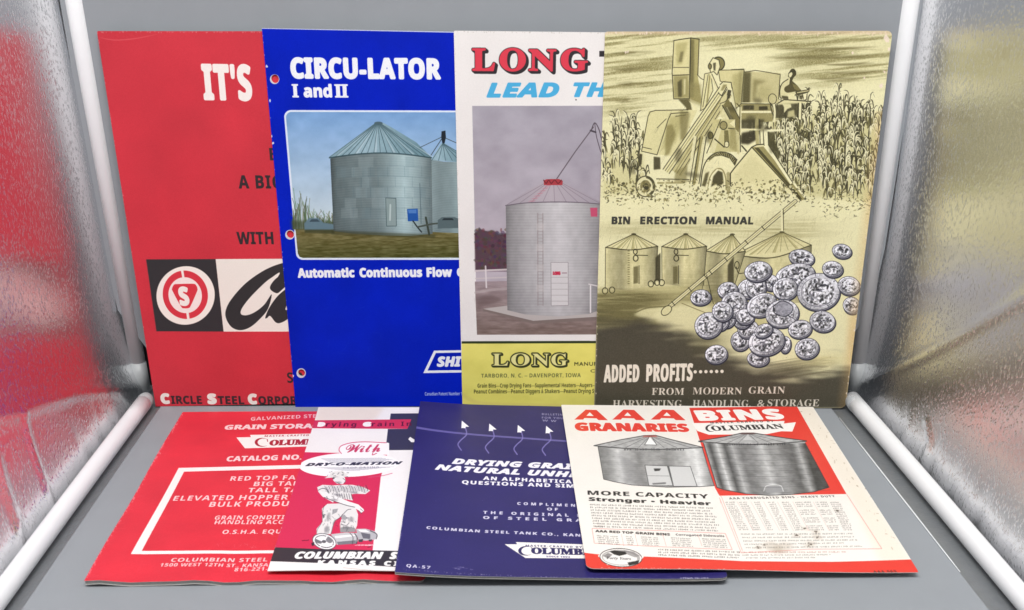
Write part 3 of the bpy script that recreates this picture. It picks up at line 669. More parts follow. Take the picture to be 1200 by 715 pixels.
# ------------------------------------------------------------------ manual: ink and wash harvest drawing over spilled coins
def art_manual():
    A = Art(FR['manual'], (227, 222, 178))
    INK, OL = (58, 55, 36), (128, 120, 70)
    H_, W_ = CH, CW; X, Y = A.PX, A.PY
    def g2(cx, cy, rx, ry, p=1.): return np.exp(-(((X - cx) / rx) ** 2 + ((Y - cy) / ry) ** 2) ** p)
    # brushed sky: long streaks rising a little to the right
    sh = ((X - 708) * .10).astype(int); n1 = vnoise(H_ + 80, W_, 11, 260, 5, 4)
    ii = np.clip((np.arange(H_)[:, None] + (X - 708) * .30).astype(int), 0, H_ + 79); st = np.take_along_axis(n1, ii, 0)
    st = np.clip((st - .46) * 6, 0, 1)
    reg = np.clip(g2(735, 70, 60, 55, 2) * 1.1 + g2(990, 70, 75, 32, 2) * 1.15 + g2(880, 47, 190, 12, 2) * .8 + g2(725, 115, 40, 22) * .5, 0, 1)
    gr = vnoise(H_, W_, 2.2, 2.2, 77, 2)
    A.tint(st * reg * (.55 + .9 * (gr - .3)), (104, 97, 52), .80)
    A.tint(reg * .35 * gr * 1.6, (150, 140, 84), .55)
    for y0, x0, x1 in ((57, 905, 1040), (66, 890, 1042), (75, 960, 1040), (84, 955, 1038), (92, 950, 1030), (62, 712, 770), (80, 712, 765), (97, 710, 762), (118, 708, 760)):
        for k in range(5):
            q = random.random(); A.stroke([(x0 + 20 * q, y0 + 3 * q), ((x0 + x1) / 2, y0 - 1 + 4 * random.random()), (x1 - 25 * random.random(), y0 - 3 + 5 * random.random())], 2.2, (96, 88, 50), .22, taper=True, soft=1.5)
    # --- corn: pale leaves with inked outlines, back rows first
    g = random.Random(12)
    A.fill([[(906, 128), (1038, 134), (1022, 236), (944, 230), (900, 168)]][0], (186, 179, 122), .55, soft=8); A.fill([[(708, 180), (752, 172), (760, 226), (706, 230)]][0], (190, 183, 126), .5, soft=7)
    def plant(x, yb, yt, D, Lt, s=1.):
        top = (x + g.uniform(-2, 2), yt); D.append([(x, yb), (x + g.uniform(-1, 1), (yb + yt) / 2), top])
        for k in range(g.randint(3, 6)):
            y = yt + (yb - yt) * g.uniform(.0, .9); d = g.choice((-1, 1)); l = g.uniform(3, 9) * s; dr = g.uniform(-1.1, .7)
            P = [(x, y + l * .7), (x + d * l * .15, y - l * .4), (x + d * l * .42, y - l * .8), (x + d * l * g.uniform(.6, .95), y + l * dr)]
            D.append(P)
            if g.random() < .5: Lt.append([(px + .5 * d, py + .6) for px, py in P])
    rows = [(124, 142, 34), (140, 162, 40), (158, 184, 44), (178, 206, 44), (200, 228, 40)]
    for r, (ya, yb_, n) in enumerate(rows):
        D, Lt, Sh = [], [], []
        for k in range(n):
            y = g.uniform(ya, yb_); x = g.uniform(898 + max(0, (y - 150) * .25), 1039 - (y - 120) * .11); plant(x, y + 8, y - g.uniform(12, 26), D, Lt)
        for k in range(n):
            y = g.uniform(ya, yb_); x = g.uniform(902, 1034 - (y - 120) * .11); Sh.append(ell(x, y, g.uniform(.9, 1.9), g.uniform(3, 8), g.uniform(-18, 18), 9))
        if r < 4:
            for k in range(9): plant(g.uniform(707, 757), ya + 36 + g.uniform(-4, 10), ya + 14 + g.uniform(-4, 6), D, Lt)
            Sh += [ell(g.uniform(708, 756), ya + 34, 1.3, g.uniform(3, 7), g.uniform(-15, 15), 8) for k in range(6)]
        A.fill(Sh, (84, 79, 46), .75); A.stroke(D, 1.35, INK, .88, taper=True); A.stroke(Lt, 1.3, (232, 227, 186), .95, taper=True)
    D, Lt = [], []
    for k in range(20): plant(g.uniform(820, 905), g.uniform(140, 165), g.uniform(128, 145), D, Lt, .6)
    A.stroke(D, 1., INK, .7, taper=True)
    # --- harvester
    a, c, d, b = at(690, 20, 5.5), at(690, 140, 5.5), at(870, 140, 5.5), at(870, 20, 5.5)
    z, e, f = at(760, 60, 7.15), at(760, 140, 6.3158), at(860, 70, 10.21)
    PAP, SH, SH2 = (224, 217, 168), (160, 151, 98), (96, 90, 56)
    def shape(p, col, ol=.9, alpha=1., sm=False):
        A.fill(p, col, alpha, sm=sm)
        if ol: A.stroke(list(p) + [p[0]], ol, INK, .85, sm=False)
    # machine body, right: dark panels and frame
    A.fill(f((120, 140), (560, 160), (540, 520), (110, 560)), (196, 188, 138)); A.fill(f((110, 150), (205, 150), (190, 560), (90, 600)), (82, 77, 46), .9, soft=3)
    A.fill(f((230, 230), (400, 260), (280, 300), (250, 500), (225, 500)), (120, 112, 68), .75, soft=5); A.fill(f((300, 300), (450, 340), (430, 470), (260, 480)), (160, 152, 100), .5, soft=8)
    A.stroke(f((-30, 120), (120, 112), (125, 150), (260, 128), (400, 150), (555, 178), (545, 300), (535, 470)), .9, INK, .9, sm=False)
    A.fill(f((70, 520), (440, 520), (470, 620), (460, 740), (60, 760)), (150, 142, 94)); A.fill(f((110, 545), (240, 545), (240, 600), (110, 600)), (60, 56, 36), .9, soft=1.5); A.fill(f((300, 560), (400, 556), (410, 602), (300, 604)), (54, 50, 32), .9, soft=1.2)
    A.stroke(f((90, 625), (440, 625)), 2.4, (232, 226, 182)); A.stroke(f((90, 520), (440, 522)), 1.6, (226, 220, 172)); A.stroke(f((90, 525), (440, 530)), .8, INK)
    A.fill(e((680, 0), (860, 0), (840, 60), (760, 75), (680, 68)), (70, 66, 42), .85, soft=3); A.fill(e((690, 100), (790, 80), (800, 150), (740, 185), (680, 180)), (56, 52, 34), .95, soft=3)
    A.stroke(e((660, 0), (665, 250)), 3, (200, 192, 140)); A.stroke(e((676, 0), (680, 240)), 1, INK); A.stroke(e((800, 0), (806, 180)), 4, (170, 162, 110), .9); A.stroke(e((822, 0), (826, 178)), 1, INK); A.stroke(e((686, 74), (850, 76)), 2, (222, 216, 168))
    # tall grain box and its spout
    A.fill(a((547, 150), (660, 135), (648, 525), (545, 530)), (214, 206, 152)); A.fill(a((660, 135), (710, 145), (702, 375), (730, 560), (648, 525)), (172, 163, 106))
    A.fill(a((560, 170), (640, 160), (600, 300), (565, 310)), (160, 152, 96), .6, soft=4); A.fill(a((590, 225), (612, 220), (600, 290), (578, 290)), (92, 86, 54), .6, soft=2)
    A.fill(a((545, 378), (640, 376), (645, 522), (548, 524)), (146, 138, 88), .85, soft=3); A.fill(a((572, 420), (600, 400), (600, 515), (576, 515)), (70, 66, 40), .8, soft=2); A.fill(a((612, 400), (625, 400), (622, 500), (612, 500)), (224, 217, 168), .7, soft=1.5)
    A.fill(a((655, 145), (680, 145), (676, 520), (648, 520)), (96, 90, 54), .7, soft=2.5)
    A.stroke(a((547, 152), (600, 143), (660, 135), (712, 143)), 1.1, INK, sm=False); A.stroke(a((549, 152), (537, 360), (547, 528), (648, 526)), .9, INK, sm=False); A.stroke(a((657, 136), (648, 526)), 1.3, INK, sm=False); A.stroke(a((711, 145), (703, 372)), .9, INK, sm=False)
    A.stroke(a((545, 325), (646, 325)), .7, INK); A.stroke(a((542, 376), (644, 372)), 1, INK)
    A.fill(a((575, 530), (650, 528), (665, 600), (650, 715), (622, 715), (628, 585)), (92, 86, 52), .95, soft=1.5); A.fill(a((640, 420), (720, 430), (735, 580), (690, 560), (650, 545)), (140, 132, 84), .7, soft=5); A.fill(a((640, 535), (700, 590), (690, 600)), PAP); A.stroke(a((700, 372), (722, 395), (742, 405)), .8, INK)
    # low hopper at the rear, left
    A.fill(a((385, 605), (640, 598), (700, 600), (560, 900), (440, 885), (342, 868)), (214, 207, 155)); A.fill(a((520, 640), (620, 630), (560, 800), (470, 860)), (170, 162, 106), .7, soft=5)
    A.stroke(a((640, 598), (430, 602), (395, 612), (382, 640), (340, 865), (440, 888), (512, 660), (530, 622), (640, 614)), .9, INK, sm=False); A.stroke(a((560, 640), (625, 632)), .8, INK); A.stroke(a((440, 715), (500, 655)), .7, INK); A.stroke(a((345, 838), (405, 852)), .8, INK)
    A.fill(a((500, 700), (540, 690), (560, 760), (520, 880), (490, 900)), (130, 122, 74), .75, soft=3); A.fill(a((325, 880), (345, 885), (340, 950), (322, 960)), (60, 56, 36), .9, soft=1); A.fill(a((418, 900), (460, 905), (462, 980), (418, 985)), (66, 62, 40), .9, soft=1.5)
    A.fill(a((585, 600), (650, 615), (640, 700), (620, 800), (590, 790)), (112, 104, 62), .7, soft=4)
    # big round sided panel and pulley
    shape(z((585, 160), (800, 155), (775, 440), (735, 480), (700, 300), (600, 250)), (208, 200, 146)); A.fill(z((700, 200), (790, 170), (770, 420), (720, 460)), (160, 152, 98), .6, soft=5); A.fill(z((760, 170), (795, 160), (775, 430), (745, 460)), (112, 106, 64), .4, soft=4)
    shape(z((470, 190), (520, 180), (540, 330), (470, 480), (435, 500)), (216, 209, 158), .8); A.stroke(z((500, 195), (455, 470)), .7, INK); A.stroke(z((515, 190), (490, 430)), 1.6, (150, 142, 92))
    A.stroke(z((520, 190), (575, 320)), 2.6, (220, 213, 165)); A.stroke(z((530, 190), (585, 315)), .8, INK)
    A.fill(ell(760 + 580 / 7.15, 60 + 105 / 7.15, 7.6, 8.2), (128, 120, 74)); A.stroke([tuple(q) for q in ell(760 + 585 / 7.15, 60 + 105 / 7.15, 7.2, 7.8, 0, 20, -150, 100)], 1.3, INK)
    shape(z((505, 110), (540, 55), (590, 75), (600, 130), (575, 200), (545, 170), (520, 180)), (224, 217, 170), 1., sm=False); A.fill(z((540, 100), (565, 95), (560, 165), (545, 160)), INK, .8, soft=1); A.fill(ell(760 + 514 / 7.15, 60 + 128 / 7.15, 2, 3.2), (120, 112, 70)); A.stroke([tuple(q) for q in ell(760 + 514 / 7.15, 60 + 128 / 7.15, 2, 3.2)], .9, INK)
    # elevators running down to the left
    def beam(p0, p1, w, lines, fill=(222, 215, 166)):
        dx, dy = p1[0] - p0[0], p1[1] - p0[1]; L = math.hypot(dx, dy); nx, ny = -dy / L, dx / L
        A.fill([(p0[0] + nx * w, p0[1] + ny * w), (p1[0] + nx * w, p1[1] + ny * w), (p1[0] - nx * w, p1[1] - ny * w), (p0[0] - nx * w, p0[1] - ny * w)], fill)
        for o, lw, col in lines: A.stroke([(p0[0] + nx * o * w, p0[1] + ny * o * w), (p1[0] + nx * o * w, p1[1] + ny * o * w)], lw, col, .9, sm=False)
    top = z((640, 290))[0]; bot = e((130, 385))[0]
    beam((top[0] + 3, top[1] + 8), (bot[0] + 12, bot[1] + 2), 6.5, [(1, 1, INK), (.35, 1.3, (150, 142, 92)), (-.1, .8, INK), (-.7, .8, INK)], (196, 188, 136))
    beam(top, bot, 4.4, [(1, 1, INK), (-1, 1, INK), (.3, .8, INK), (-.3, 1.1, (168, 160, 108))])
    A.fill(z((600, 275), (625, 258), (690, 262), (700, 310), (690, 325), (665, 320), (655, 300), (612, 375), (590, 355)), (222, 216, 168)); A.stroke(z((585, 350), (612, 375), (655, 300)), 1, INK, sm=False); A.fill(z((668, 322), (695, 330), (680, 395), (660, 400)), INK, .9); A.stroke(z((600, 280), (625, 256), (692, 262), (700, 312)), 1, INK, sm=False)
    A.fill(z((625, 280), (660, 280), (625, 330), (605, 330)), (130, 122, 76), .8, soft=1.5); A.fill(z((605, 400), (665, 330), (640, 430), (600, 520)), (206, 198, 146)); A.stroke(z((665, 330), (655, 410), (600, 440)), .8, INK)
    A.fill(z((665, 400), (700, 450), (770, 590), (755, 680), (715, 640), (620, 460)), (120, 112, 68)); A.fill(z((628, 470), (660, 470), (720, 600), (715, 650), (640, 590), (600, 540)), (214, 207, 158)); A.stroke(z((618, 455), (720, 640)), 1.1, INK, sm=False); A.stroke(z((690, 430), (765, 570)), 1, INK, sm=False); A.fill(z((630, 470), (650, 465), (735, 610), (720, 640)), (70, 66, 40), .75, soft=1)
    A.stroke(z((740, 440), (770, 470), (765, 700)), 1.4, (90, 84, 52), sm=False); A.stroke(z((775, 470), (772, 700)), 1.3, (222, 215, 168), sm=False)
    # round cover plates and links over the wheel
    A.fill(e((480, 0), (640, 0), (640, 60), (660, 240), (560, 240), (470, 250), (440, 150)), (196, 188, 134)); A.fill(e((500, 60), (540, 70), (490, 240), (450, 250)), (214, 207, 160)); A.fill(e((600, 60), (650, 60), (655, 240), (600, 215)), (150, 142, 92), .8, soft=3)
    shape([tuple(q) for q in ell(760 + 555 / 6.3158, 140 + 45 / 6.3158, 4.2, 4.8)], (150, 142, 94), 1.2); shape([tuple(q) for q in ell(760 + 458 / 6.3158, 140 + 118 / 6.3158, 3, 4)], (112, 106, 64), 1.2)
    A.fill(e((560, 80), (590, 80), (600, 195), (560, 190)), (116, 110, 68)); shape([tuple(q) for q in ell(760 + 578 / 6.3158, 140 + 185 / 6.3158, 2.6, 3.6)], (218, 212, 166), .9); A.stroke(e((490, 145), (560, 205)), 1.4, INK); A.stroke(e((590, 65), (635, 70)), 1, INK); A.stroke(e((535, 0), (430, 250)), .9, INK, sm=False); A.fill(e((640, 0), (600, 30), (640, 62)), PAP)
    # posts between beam and wheel
    for x, w, col in ((285, 3.5, (226, 220, 174)), (330, 4, (150, 142, 92)), (352, 2, (216, 209, 160)), (300, .9, INK), (322, 1, INK), (368, 1.1, INK)): A.stroke(e((x + 60, 130), (x + 5, 475)), w, col, .95, sm=False)
    A.fill(e((200, 380), (290, 340), (280, 470), (190, 460)), (130, 122, 76), .7, soft=3); A.stroke(e((60, 440), (300, 445)), 1.2, INK, .8); A.stroke(e((70, 470), (260, 468)), 2.4, (150, 142, 94), .8)
    # big wheel
    A.fill(e((380, 495), (400, 370), (430, 300), (480, 256), (535, 240), (600, 255), (650, 300), (665, 330), (620, 380), (600, 540), (395, 500)), (226, 220, 174), sm=False)
    A.fill(e((440, 292), (490, 256), (540, 243), (600, 258), (655, 305), (640, 345), (600, 290), (540, 268), (490, 275), (452, 305)), (74, 70, 44))
    for k in range(16):
        t = R(200 + k * 9); A.stroke([(760 + 535 / 6.3158 + 18.2 * math.cos(t), 140 + 345 / 6.3158 + 15.6 * math.sin(t)), (760 + 537 / 6.3158 + 14.5 * math.cos(t + .12), 140 + 345 / 6.3158 + 12.8 * math.sin(t + .12))], .8, (176, 168, 118), .8, sm=False)
    A.stroke(e((385, 495), (402, 370), (435, 298), (485, 254), (540, 241), (605, 257), (655, 300)), 1.2, INK)
    A.stroke(e((440, 520), (455, 430), (500, 370), (545, 372), (570, 430), (575, 520)), 1.6, (150, 142, 94)); A.fill(e((395, 490), (420, 400), (450, 385), (430, 470), (420, 498)), (86, 80, 50), .9, soft=2); A.fill(e((462, 500), (480, 420), (515, 378), (548, 392), (556, 470), (520, 500), (500, 480)), (72, 68, 42), .95, soft=1.5)
    A.stroke(e((448, 505), (470, 420), (510, 372)), 2, (232, 227, 186)); A.stroke(e((590, 400), (592, 540)), 4, (140, 132, 86), .7, soft=1); A.stroke(e((690, 195), (725, 235)), 1.6, INK)
    # small wheel
    sw = (690 + 365 / 5.5, 140 + 432 / 5.5)
    shape([tuple(q) for q in ell(*sw, 11, 12)], (218, 212, 166), 1.3); A.fill(ell(*sw, 6.2, 7.5), (128, 120, 78)); A.fill(ell(sw[0] + .5, sw[1] + .5, 3.2, 4.2), INK, .9); A.stroke([tuple(q) for q in ell(*sw, 9.6, 10.6, 0, 20, -80, 60)], 2.2, (70, 66, 42), .9)
    # corn header: divider snout with a long dark channel
    A.fill(e((605, 400), (640, 360), (765, 210), (800, 190), (850, 186), (1160, 590), (1130, 602), (1050, 545), (620, 520), (603, 480)), (222, 215, 165)); A.fill(e((640, 400), (760, 260), (940, 420), (900, 470), (640, 480)), (204, 197, 146), .5, soft=6)
    A.stroke(e((605, 490), (606, 400), (640, 355), (765, 205), (800, 188), (850, 184)), 1.3, INK, sm=False); A.fill(e((768, 205), (800, 205), (850, 200), (1160, 588), (1130, 602)), (150, 142, 92)); A.fill(e((785, 210), (815, 210), (1140, 590), (1122, 592)), (70, 66, 40), .9)
    A.stroke(e((768, 210), (1128, 602)), 1.1, INK, sm=False); A.stroke(e((850, 80), (855, 185), (1162, 585)), 1.4, INK, sm=False); A.stroke(e((862, 200), (1155, 575)), 2.2, (232, 227, 184), sm=False)
    A.fill(e((850, 76), (1000, 72), (1000, 86), (880, 92), (885, 190), (1065, 470), (1050, 480), (858, 190)), (232, 227, 184)); A.fill(e((886, 95), (940, 92), (930, 150), (980, 260), (960, 300), (890, 190)), (76, 72, 44), .85, soft=2); A.stroke(e((885, 92), (888, 190), (1068, 468)), 1, INK, sm=False)
    # driver on the platform
    A.fill(f((620, 265), (700, 255), (760, 310), (800, 360), (800, 400), (690, 420), (590, 440), (560, 400)), (86, 80, 50))
    A.fill(f((555, 440), (550, 370), (575, 290), (640, 235), (680, 225), (665, 290), (610, 330), (605, 370), (640, 395), (710, 385), (760, 380), (770, 400), (700, 425), (640, 440), (600, 460)), (214, 207, 158), sm=True)
    A.stroke(f((553, 450), (550, 370), (578, 285), (650, 232)), 1, INK); A.fill(f((655, 170), (680, 120), (715, 108), (740, 135), (745, 180), (715, 215), (690, 270), (665, 290), (670, 220), (650, 205)), (72, 68, 44), sm=True); A.fill(f((660, 170), (690, 150), (700, 175), (680, 210), (662, 205)), (220, 213, 168), sm=True); A.stroke(f((655, 165), (690, 140), (740, 140)), 1, INK)
    A.fill(f((700, 290), (760, 310), (800, 365), (760, 370), (720, 345)), (120, 112, 70)); A.fill(f((740, 380), (800, 370), (890, 358), (900, 385), (850, 405), (770, 425), (745, 410)), (74, 70, 46), sm=True); A.stroke(f((760, 395), (890, 372)), 1.2, (200, 192, 142))
    A.fill(f((570, 430), (650, 440), (655, 475), (580, 470)), (70, 66, 42), .9, soft=1); A.fill(f((640, 415), (720, 405), (740, 470), (660, 480)), PAP); A.fill(f((780, 430), (830, 420), (820, 475), (785, 470)), (70, 66, 42), .85, soft=1)
    A.fill(f((520, 515), (600, 480), (860, 492), (880, 520), (540, 545)), (216, 209, 160)); A.stroke(f((530, 520), (600, 478), (760, 488), (920, 500)), 1.2, INK, sm=False); A.fill(f((520, 540), (780, 520), (770, 640), (700, 700), (490, 700), (470, 600)), (66, 62, 40), .85, soft=2); A.fill(f((580, 530), (680, 530), (690, 570), (640, 590), (600, 640), (600, 570)), PAP, .95, soft=1)
    A.fill(f((780, 520), (815, 520), (810, 715), (775, 715)), (226, 220, 174)); A.stroke(f((815, 520), (810, 715)), 1, INK, sm=False); A.stroke(f((775, 520), (770, 715)), 1, INK, sm=False); A.fill(f((650, 620), (720, 600), (730, 680), (640, 690)), (200, 192, 140), .9, soft=2)
    A.stroke([tuple(q) for q in ell(860 + 462 / 10.21, 70 + 470 / 10.21, 4.8, 6)], .8, INK); A.stroke(f((440, 520), (450, 610), (490, 700)), 1.2, INK); A.stroke(f((480, 540), (490, 640), (480, 740)), 2.4, (226, 220, 174))
    hat, hl = [], []
    for k in range(230):
        x, y = g.uniform(812, 905), g.uniform(98, 205)
        if y > 165 and x > 872: continue
        an = g.choice((-1.15, -1.0, 1.35, .05)); l = g.uniform(2, 7); (hat if g.random() < .7 else hl).append([(x, y), (x + l * math.cos(an), y + l * math.sin(an))])
    for k in range(70):
        x, y = g.uniform(766, 820), g.uniform(130, 205); l = g.uniform(3, 9); hat.append([(x, y), (x + l * .55, y - l)])
    A.stroke(hat, .7, INK, .45, taper=True, sm=False); A.stroke(hl, .8, (232, 227, 186), .6, taper=True, sm=False)
    for cx_, cy_, rx_, ry_ in ((858, 128, 6, 3), (888, 118, 5, 3), (880, 140, 6, 5), (893, 150, 7, 4), (872, 162, 6, 4), (830, 160, 3, 8), (795, 182, 4, 9), (742, 196, 4, 8), (812, 205, 10, 3), (905, 172, 3, 8)): A.fill(ell(cx_, cy_, rx_, ry_, 10, 12), (62, 58, 36), .5, soft=4)
    # stubble along the ground
    L1, L2 = [], []
    for k in range(640):
        x = g.uniform(706, 1022); y = g.gauss(226, 9) if x < 960 else g.gauss(238, 8); y = max(212, min(262, y))
        l = g.uniform(1.5, 5); an = g.uniform(-2.6, .6); (L1 if g.random() < .6 else L2).append([(x, y), (x + l * .5 * math.cos(an) + g.uniform(-1, 1), y + l * .5 * math.sin(an)), (x + l * math.cos(an), y + l * math.sin(an) * .8)])
    for k in range(220): x = g.uniform(708, 935); y = g.uniform(213, 236); A.fill(ell(x, y, g.uniform(.6, 2), g.uniform(.6, 2), 0, 7), g.choice(((70, 66, 40), (226, 220, 174), (110, 104, 62))), .8)
    A.stroke(L1, .9, INK, .8, taper=True); A.stroke(L2, 1.1, (150, 142, 92), .8, taper=True)
    for k in range(50):
        x, y = g.uniform(720, 1015), g.uniform(236, 262); l = g.uniform(4, 14); A.stroke([(x, y), (x + l, y - l * g.uniform(.1, .7))], .6, (120, 112, 70), .6, taper=True, sm=False)
    for k in range(240):
        x, y = g.uniform(704, 870) if k % 2 else g.uniform(860, 1000), g.uniform(262, 290) if k % 2 else g.uniform(246, 300); l = g.uniform(3, 8); A.stroke([(x, y), (x - l * .3, y + l)], .8, (132, 124, 78), .5, taper=True, sm=False)
    A.text("BIN", (716.6, 263), (738.2, 263), 9.1, (52, 52, 50), 'sansb', weight=.05, sp=1.08); A.text("ERECTION", (750, 263), (816, 263), 9.1, (52, 52, 50), 'sansb', weight=.05, sp=1.08); A.text("MANUAL", (827, 263), (882.5, 263.2), 9.1, (52, 52, 50), 'sansb', weight=.05, sp=1.08)
    # --- bins in a row
    q, w = at(690, 260, 5.5), at(840, 260, 5.5)
    def bin_(el, ap, er, bl, br, dk=0):
        x0, x1 = el[0], er[0]
        body = [el, ((x0 + x1) / 2, max(el[1], er[1]) + 3), er, br, ((bl[0] + br[0]) / 2, max(bl[1], br[1]) + 1), bl]
        def f2(X_, Y_):
            t = (X_ - x0) / (x1 - x0); v = np.interp(t, [0, .1, .3, .5, .72, .9, 1], [216, 186, 160, 216, 204, 160, 124]) - dk
            return v[..., None] * np.array((1, .965, .73)) + np.sin(Y_ * math.pi / .9)[..., None] * 6 + (vnoise(*X_.shape, 20, 10, int(x0), 2)[..., None] - .5) * 26
        A.fill(body, f2); A.stroke([bl, el], .8, INK, .8, sm=False); A.stroke([er, br], .9, INK, .8, sm=False)
        A.fill([el, ap, er, ((x0 + x1) / 2, max(el[1], er[1]) + 3)], (220, 213, 164))
        for k in range(11):
            t = k / 10; p = (x0 + (x1 - x0) * t, el[1] + (er[1] - el[1]) * t + 3 * math.sin(t * math.pi)); A.stroke([ap, p], .6, (110, 104, 64), .7, sm=False)
            if k % 3 == 2: A.fill([ap, p, (p[0] + 3.4, p[1])], (160, 152, 100), .6)
        A.stroke([el, ap, er], .9, INK, .9, sm=False); A.stroke([el, ((x0 + x1) / 2, max(el[1], er[1]) + 3), er], 1.2, INK, .9); A.fill(ell(ap[0], ap[1] + .3, 3, 1.3), INK, .8)
    P = lambda x, y: q((x, y))[0]; V = lambda x, y: w((x, y))[0]
    A.fill(q((60, 430), (600, 400), (1000, 420), (1200, 700), (40, 700)), (190, 182, 128), .8, soft=8)
    bin_(V(110, 215), V(420, 65), V(610, 150), V(100, 420), V(600, 520), 0)
    bin_(P(752, 188), P(925, 80), P(1010, 190), P(732, 430), P(905, 520), 12); bin_(P(470, 160), P(625, 78), P(760, 158), P(472, 400), P(740, 410)); bin_(P(108, 165), P(290, 78), P(445, 158), P(106, 435), P(430, 400))
    A.fill(q((430, 230), (462, 200), (462, 390), (430, 385)), (60, 56, 36), .9, soft=1.5); A.fill(w((70, 280), (110, 220), (110, 400), (70, 390)), (60, 56, 36), .85, soft=2)
    for x, y in ((300, 205), (562, 205)):
        A.stroke([tuple(u) for u in ell(690 + x / 5.5, 260 + (y - 12) / 5.5, 2.2, 3)], 1.1, INK); A.stroke([tuple(u) for u in ell(690 + (x + 2) / 5.5, 260 + (y + 30) / 5.5, 2.8, 3.4)], 1.2, INK); A.stroke(q((x + 10, y + 10), (x + 80, y + 12)), .9, INK)
    for x in (300, 555): A.fill(q((x - 12, 290), (x + 18, 285), (x + 18, 395), (x - 12, 400)), (96, 90, 56), .8, soft=1.5); A.stroke(q((x + 24, 282), (x + 24, 400)), .8, INK)
    for k in range(15): A.fill(q((250, 185 + k * 15), (264, 185 + k * 15), (264, 192 + k * 15), (250, 192 + k * 15)), (120, 112, 70), .8)
    for x, y in ((105, 445), (150, 440), (400, 400), (440, 390), (470, 392)): A.stroke([tuple(u) for u in ell(690 + x / 5.5, 260 + y / 5.5, 3.2, 3.6)], 1, INK); A.fill(ell(690 + x / 5.5, 260 + y / 5.5, 2, 2), (224, 217, 170), .8)
    A.stroke(w((125, 290), (140, 330), (175, 330)), 1, INK); A.stroke([tuple(u) for u in ell(840 + 130 / 5.5, 260 + 280 / 5.5, 2.6, 4.4)], 1, INK)
    # --- grey ground wash to the dark foot of the cover
    hz = vnoise(H_, W_, 60, 200, 15, 4); hs = vnoise(H_, W_, 7, 120, 16, 3)
    A.tint(g2(735, 350, 55, 10) * hs * 1.5 + g2(725, 372, 70, 18) * (.6 + hs) + g2(830, 345, 30, 22) * hs, (96, 90, 54), .85); A.tint(g2(800, 268, 110, 10) * hs * .9 + g2(920, 272, 40, 16) * hs, (120, 112, 66), .6)
    A.fill(q((600, 520), (750, 530), (1045, 640), (1045, 720), (520, 700), (400, 620), (470, 560)), (226, 220, 174), .85, soft=9); A.fill(q((290, 600), (330, 560), (520, 540), (510, 580), (400, 640)), (226, 220, 172), .8, soft=5)
    A.stroke(q((300, 585), (380, 555), (510, 545)), 1.4, (104, 98, 60), .8, soft=.8); A.stroke(q((600, 525), (760, 590)), 1, (120, 112, 70), .8)
    edge = 388 + 10 * np.sin(X * .03) + (hz - .5) * 34 + np.where(X > 850, np.minimum((X - 850) * .42, 44), 0) + np.where(X < 790, np.maximum(790 - X, 0) * -.45, 0) + np.where((X > 800) & (X < 900), 14 * np.sin((X - 800) / 100 * np.pi), 0)
    m = np.clip((Y - edge) / 20 + (hs - .5) * 1.3, 0, 1); m = np.where(Y > edge + 34, 1, m); m = blur(m.astype(np.float32), 4)
    A.tint(m, (70, 66, 54), .97)
    for k in range(26):     # dry brush ends on the right
        x, y = g.uniform(930, 960), 422 + g.uniform(-2, 16); A.stroke([(x - 50, y + 8), (x, y), (x + g.uniform(5, 22), y - g.uniform(0, 4))], 1.6, (92, 86, 64), .35, taper=True, soft=1)
    A.tint(g2(965, 421, 34, 8) * (.4 + hs), (214, 204, 150), .8); A.tint(g2(830, 400, 26, 14), (90, 85, 56), .5)
    # auger tube over the ground
    p0, p1 = (781.5, 362), (932, 236)
    for ww, cc in ((5.2, INK), (3.7, (226, 220, 176)), (1, (180, 172, 122))): A.stroke([p0, p1], ww, cc, .95, sm=False)
    for t in (.05, .18, .30, .34, .46, .62, .75, .9): x, y = p0[0] + (p1[0] - p0[0]) * t, p0[1] + (p1[1] - p0[1]) * t; A.stroke([(x - 1.8, y - 2.2), (x + 1.8, y + 2.2)], 1, INK)
    A.fill(ell(781, 364, 4.5, 7, 50), (214, 207, 158)); A.stroke([tuple(u) for u in ell(781, 364, 4.5, 7, 50)], .9, INK); A.stroke([(916, 246), (916.5, 270)], 2.4, (226, 220, 176)); A.stroke([(918, 246), (918.3, 270)], .8, INK); A.stroke([(828, 322), (836, 356)], .8, INK)
    # --- coins
    def coin(cx, cy, rx, ry, ang=0):
        r3 = random.Random(int(cx * 7 + cy * 3)); dk = (46, 46, 58)
        A.fill(ell(cx + 1.1, cy + 2.0, rx + .6, ry + .8, ang), dk); A.fill(ell(cx + .5, cy + .8, rx + .1, ry + .2, ang), (138, 138, 148)); A.fill(ell(cx, cy, rx + .25, ry + .25, ang), (60, 60, 72))
        s_ = int(cx * 13 + cy); lx, ly = r3.uniform(-.9, .3), r3.uniform(-.9, -.2)
        def tone(base, amp, cell, gs):
            def fn(X_, Y_):
                nn = vnoise(*X_.shape, cell, cell, s_, 3); d_ = ((X_ - cx) / rx * lx + (Y_ - cy) / ry * ly); v = np.clip(base + (nn - .5) * amp + d_ * gs, 50, 244); return np.stack([v, v, v * 1.03], -1)
            return fn
        A.fill(ell(cx, cy, rx - .4, ry - .4, ang), tone(200, 110, 8, 72)); A.stroke([tuple(u) for u in ell(cx, cy, rx * .8, ry * .8, ang, 28, r3.uniform(0, 80), r3.uniform(200, 340))], .7, (84, 84, 96), .75)
        A.fill(ell(cx + .2, cy + .2, rx * .74, ry * .74, ang), tone(166, 520, 8, 64))
        a_ = math.radians(ang)
        def loc(u, v_): x, y = u * rx, v_ * ry; return (cx + x * math.cos(a_) - y * math.sin(a_), cy + x * math.sin(a_) + y * math.cos(a_))
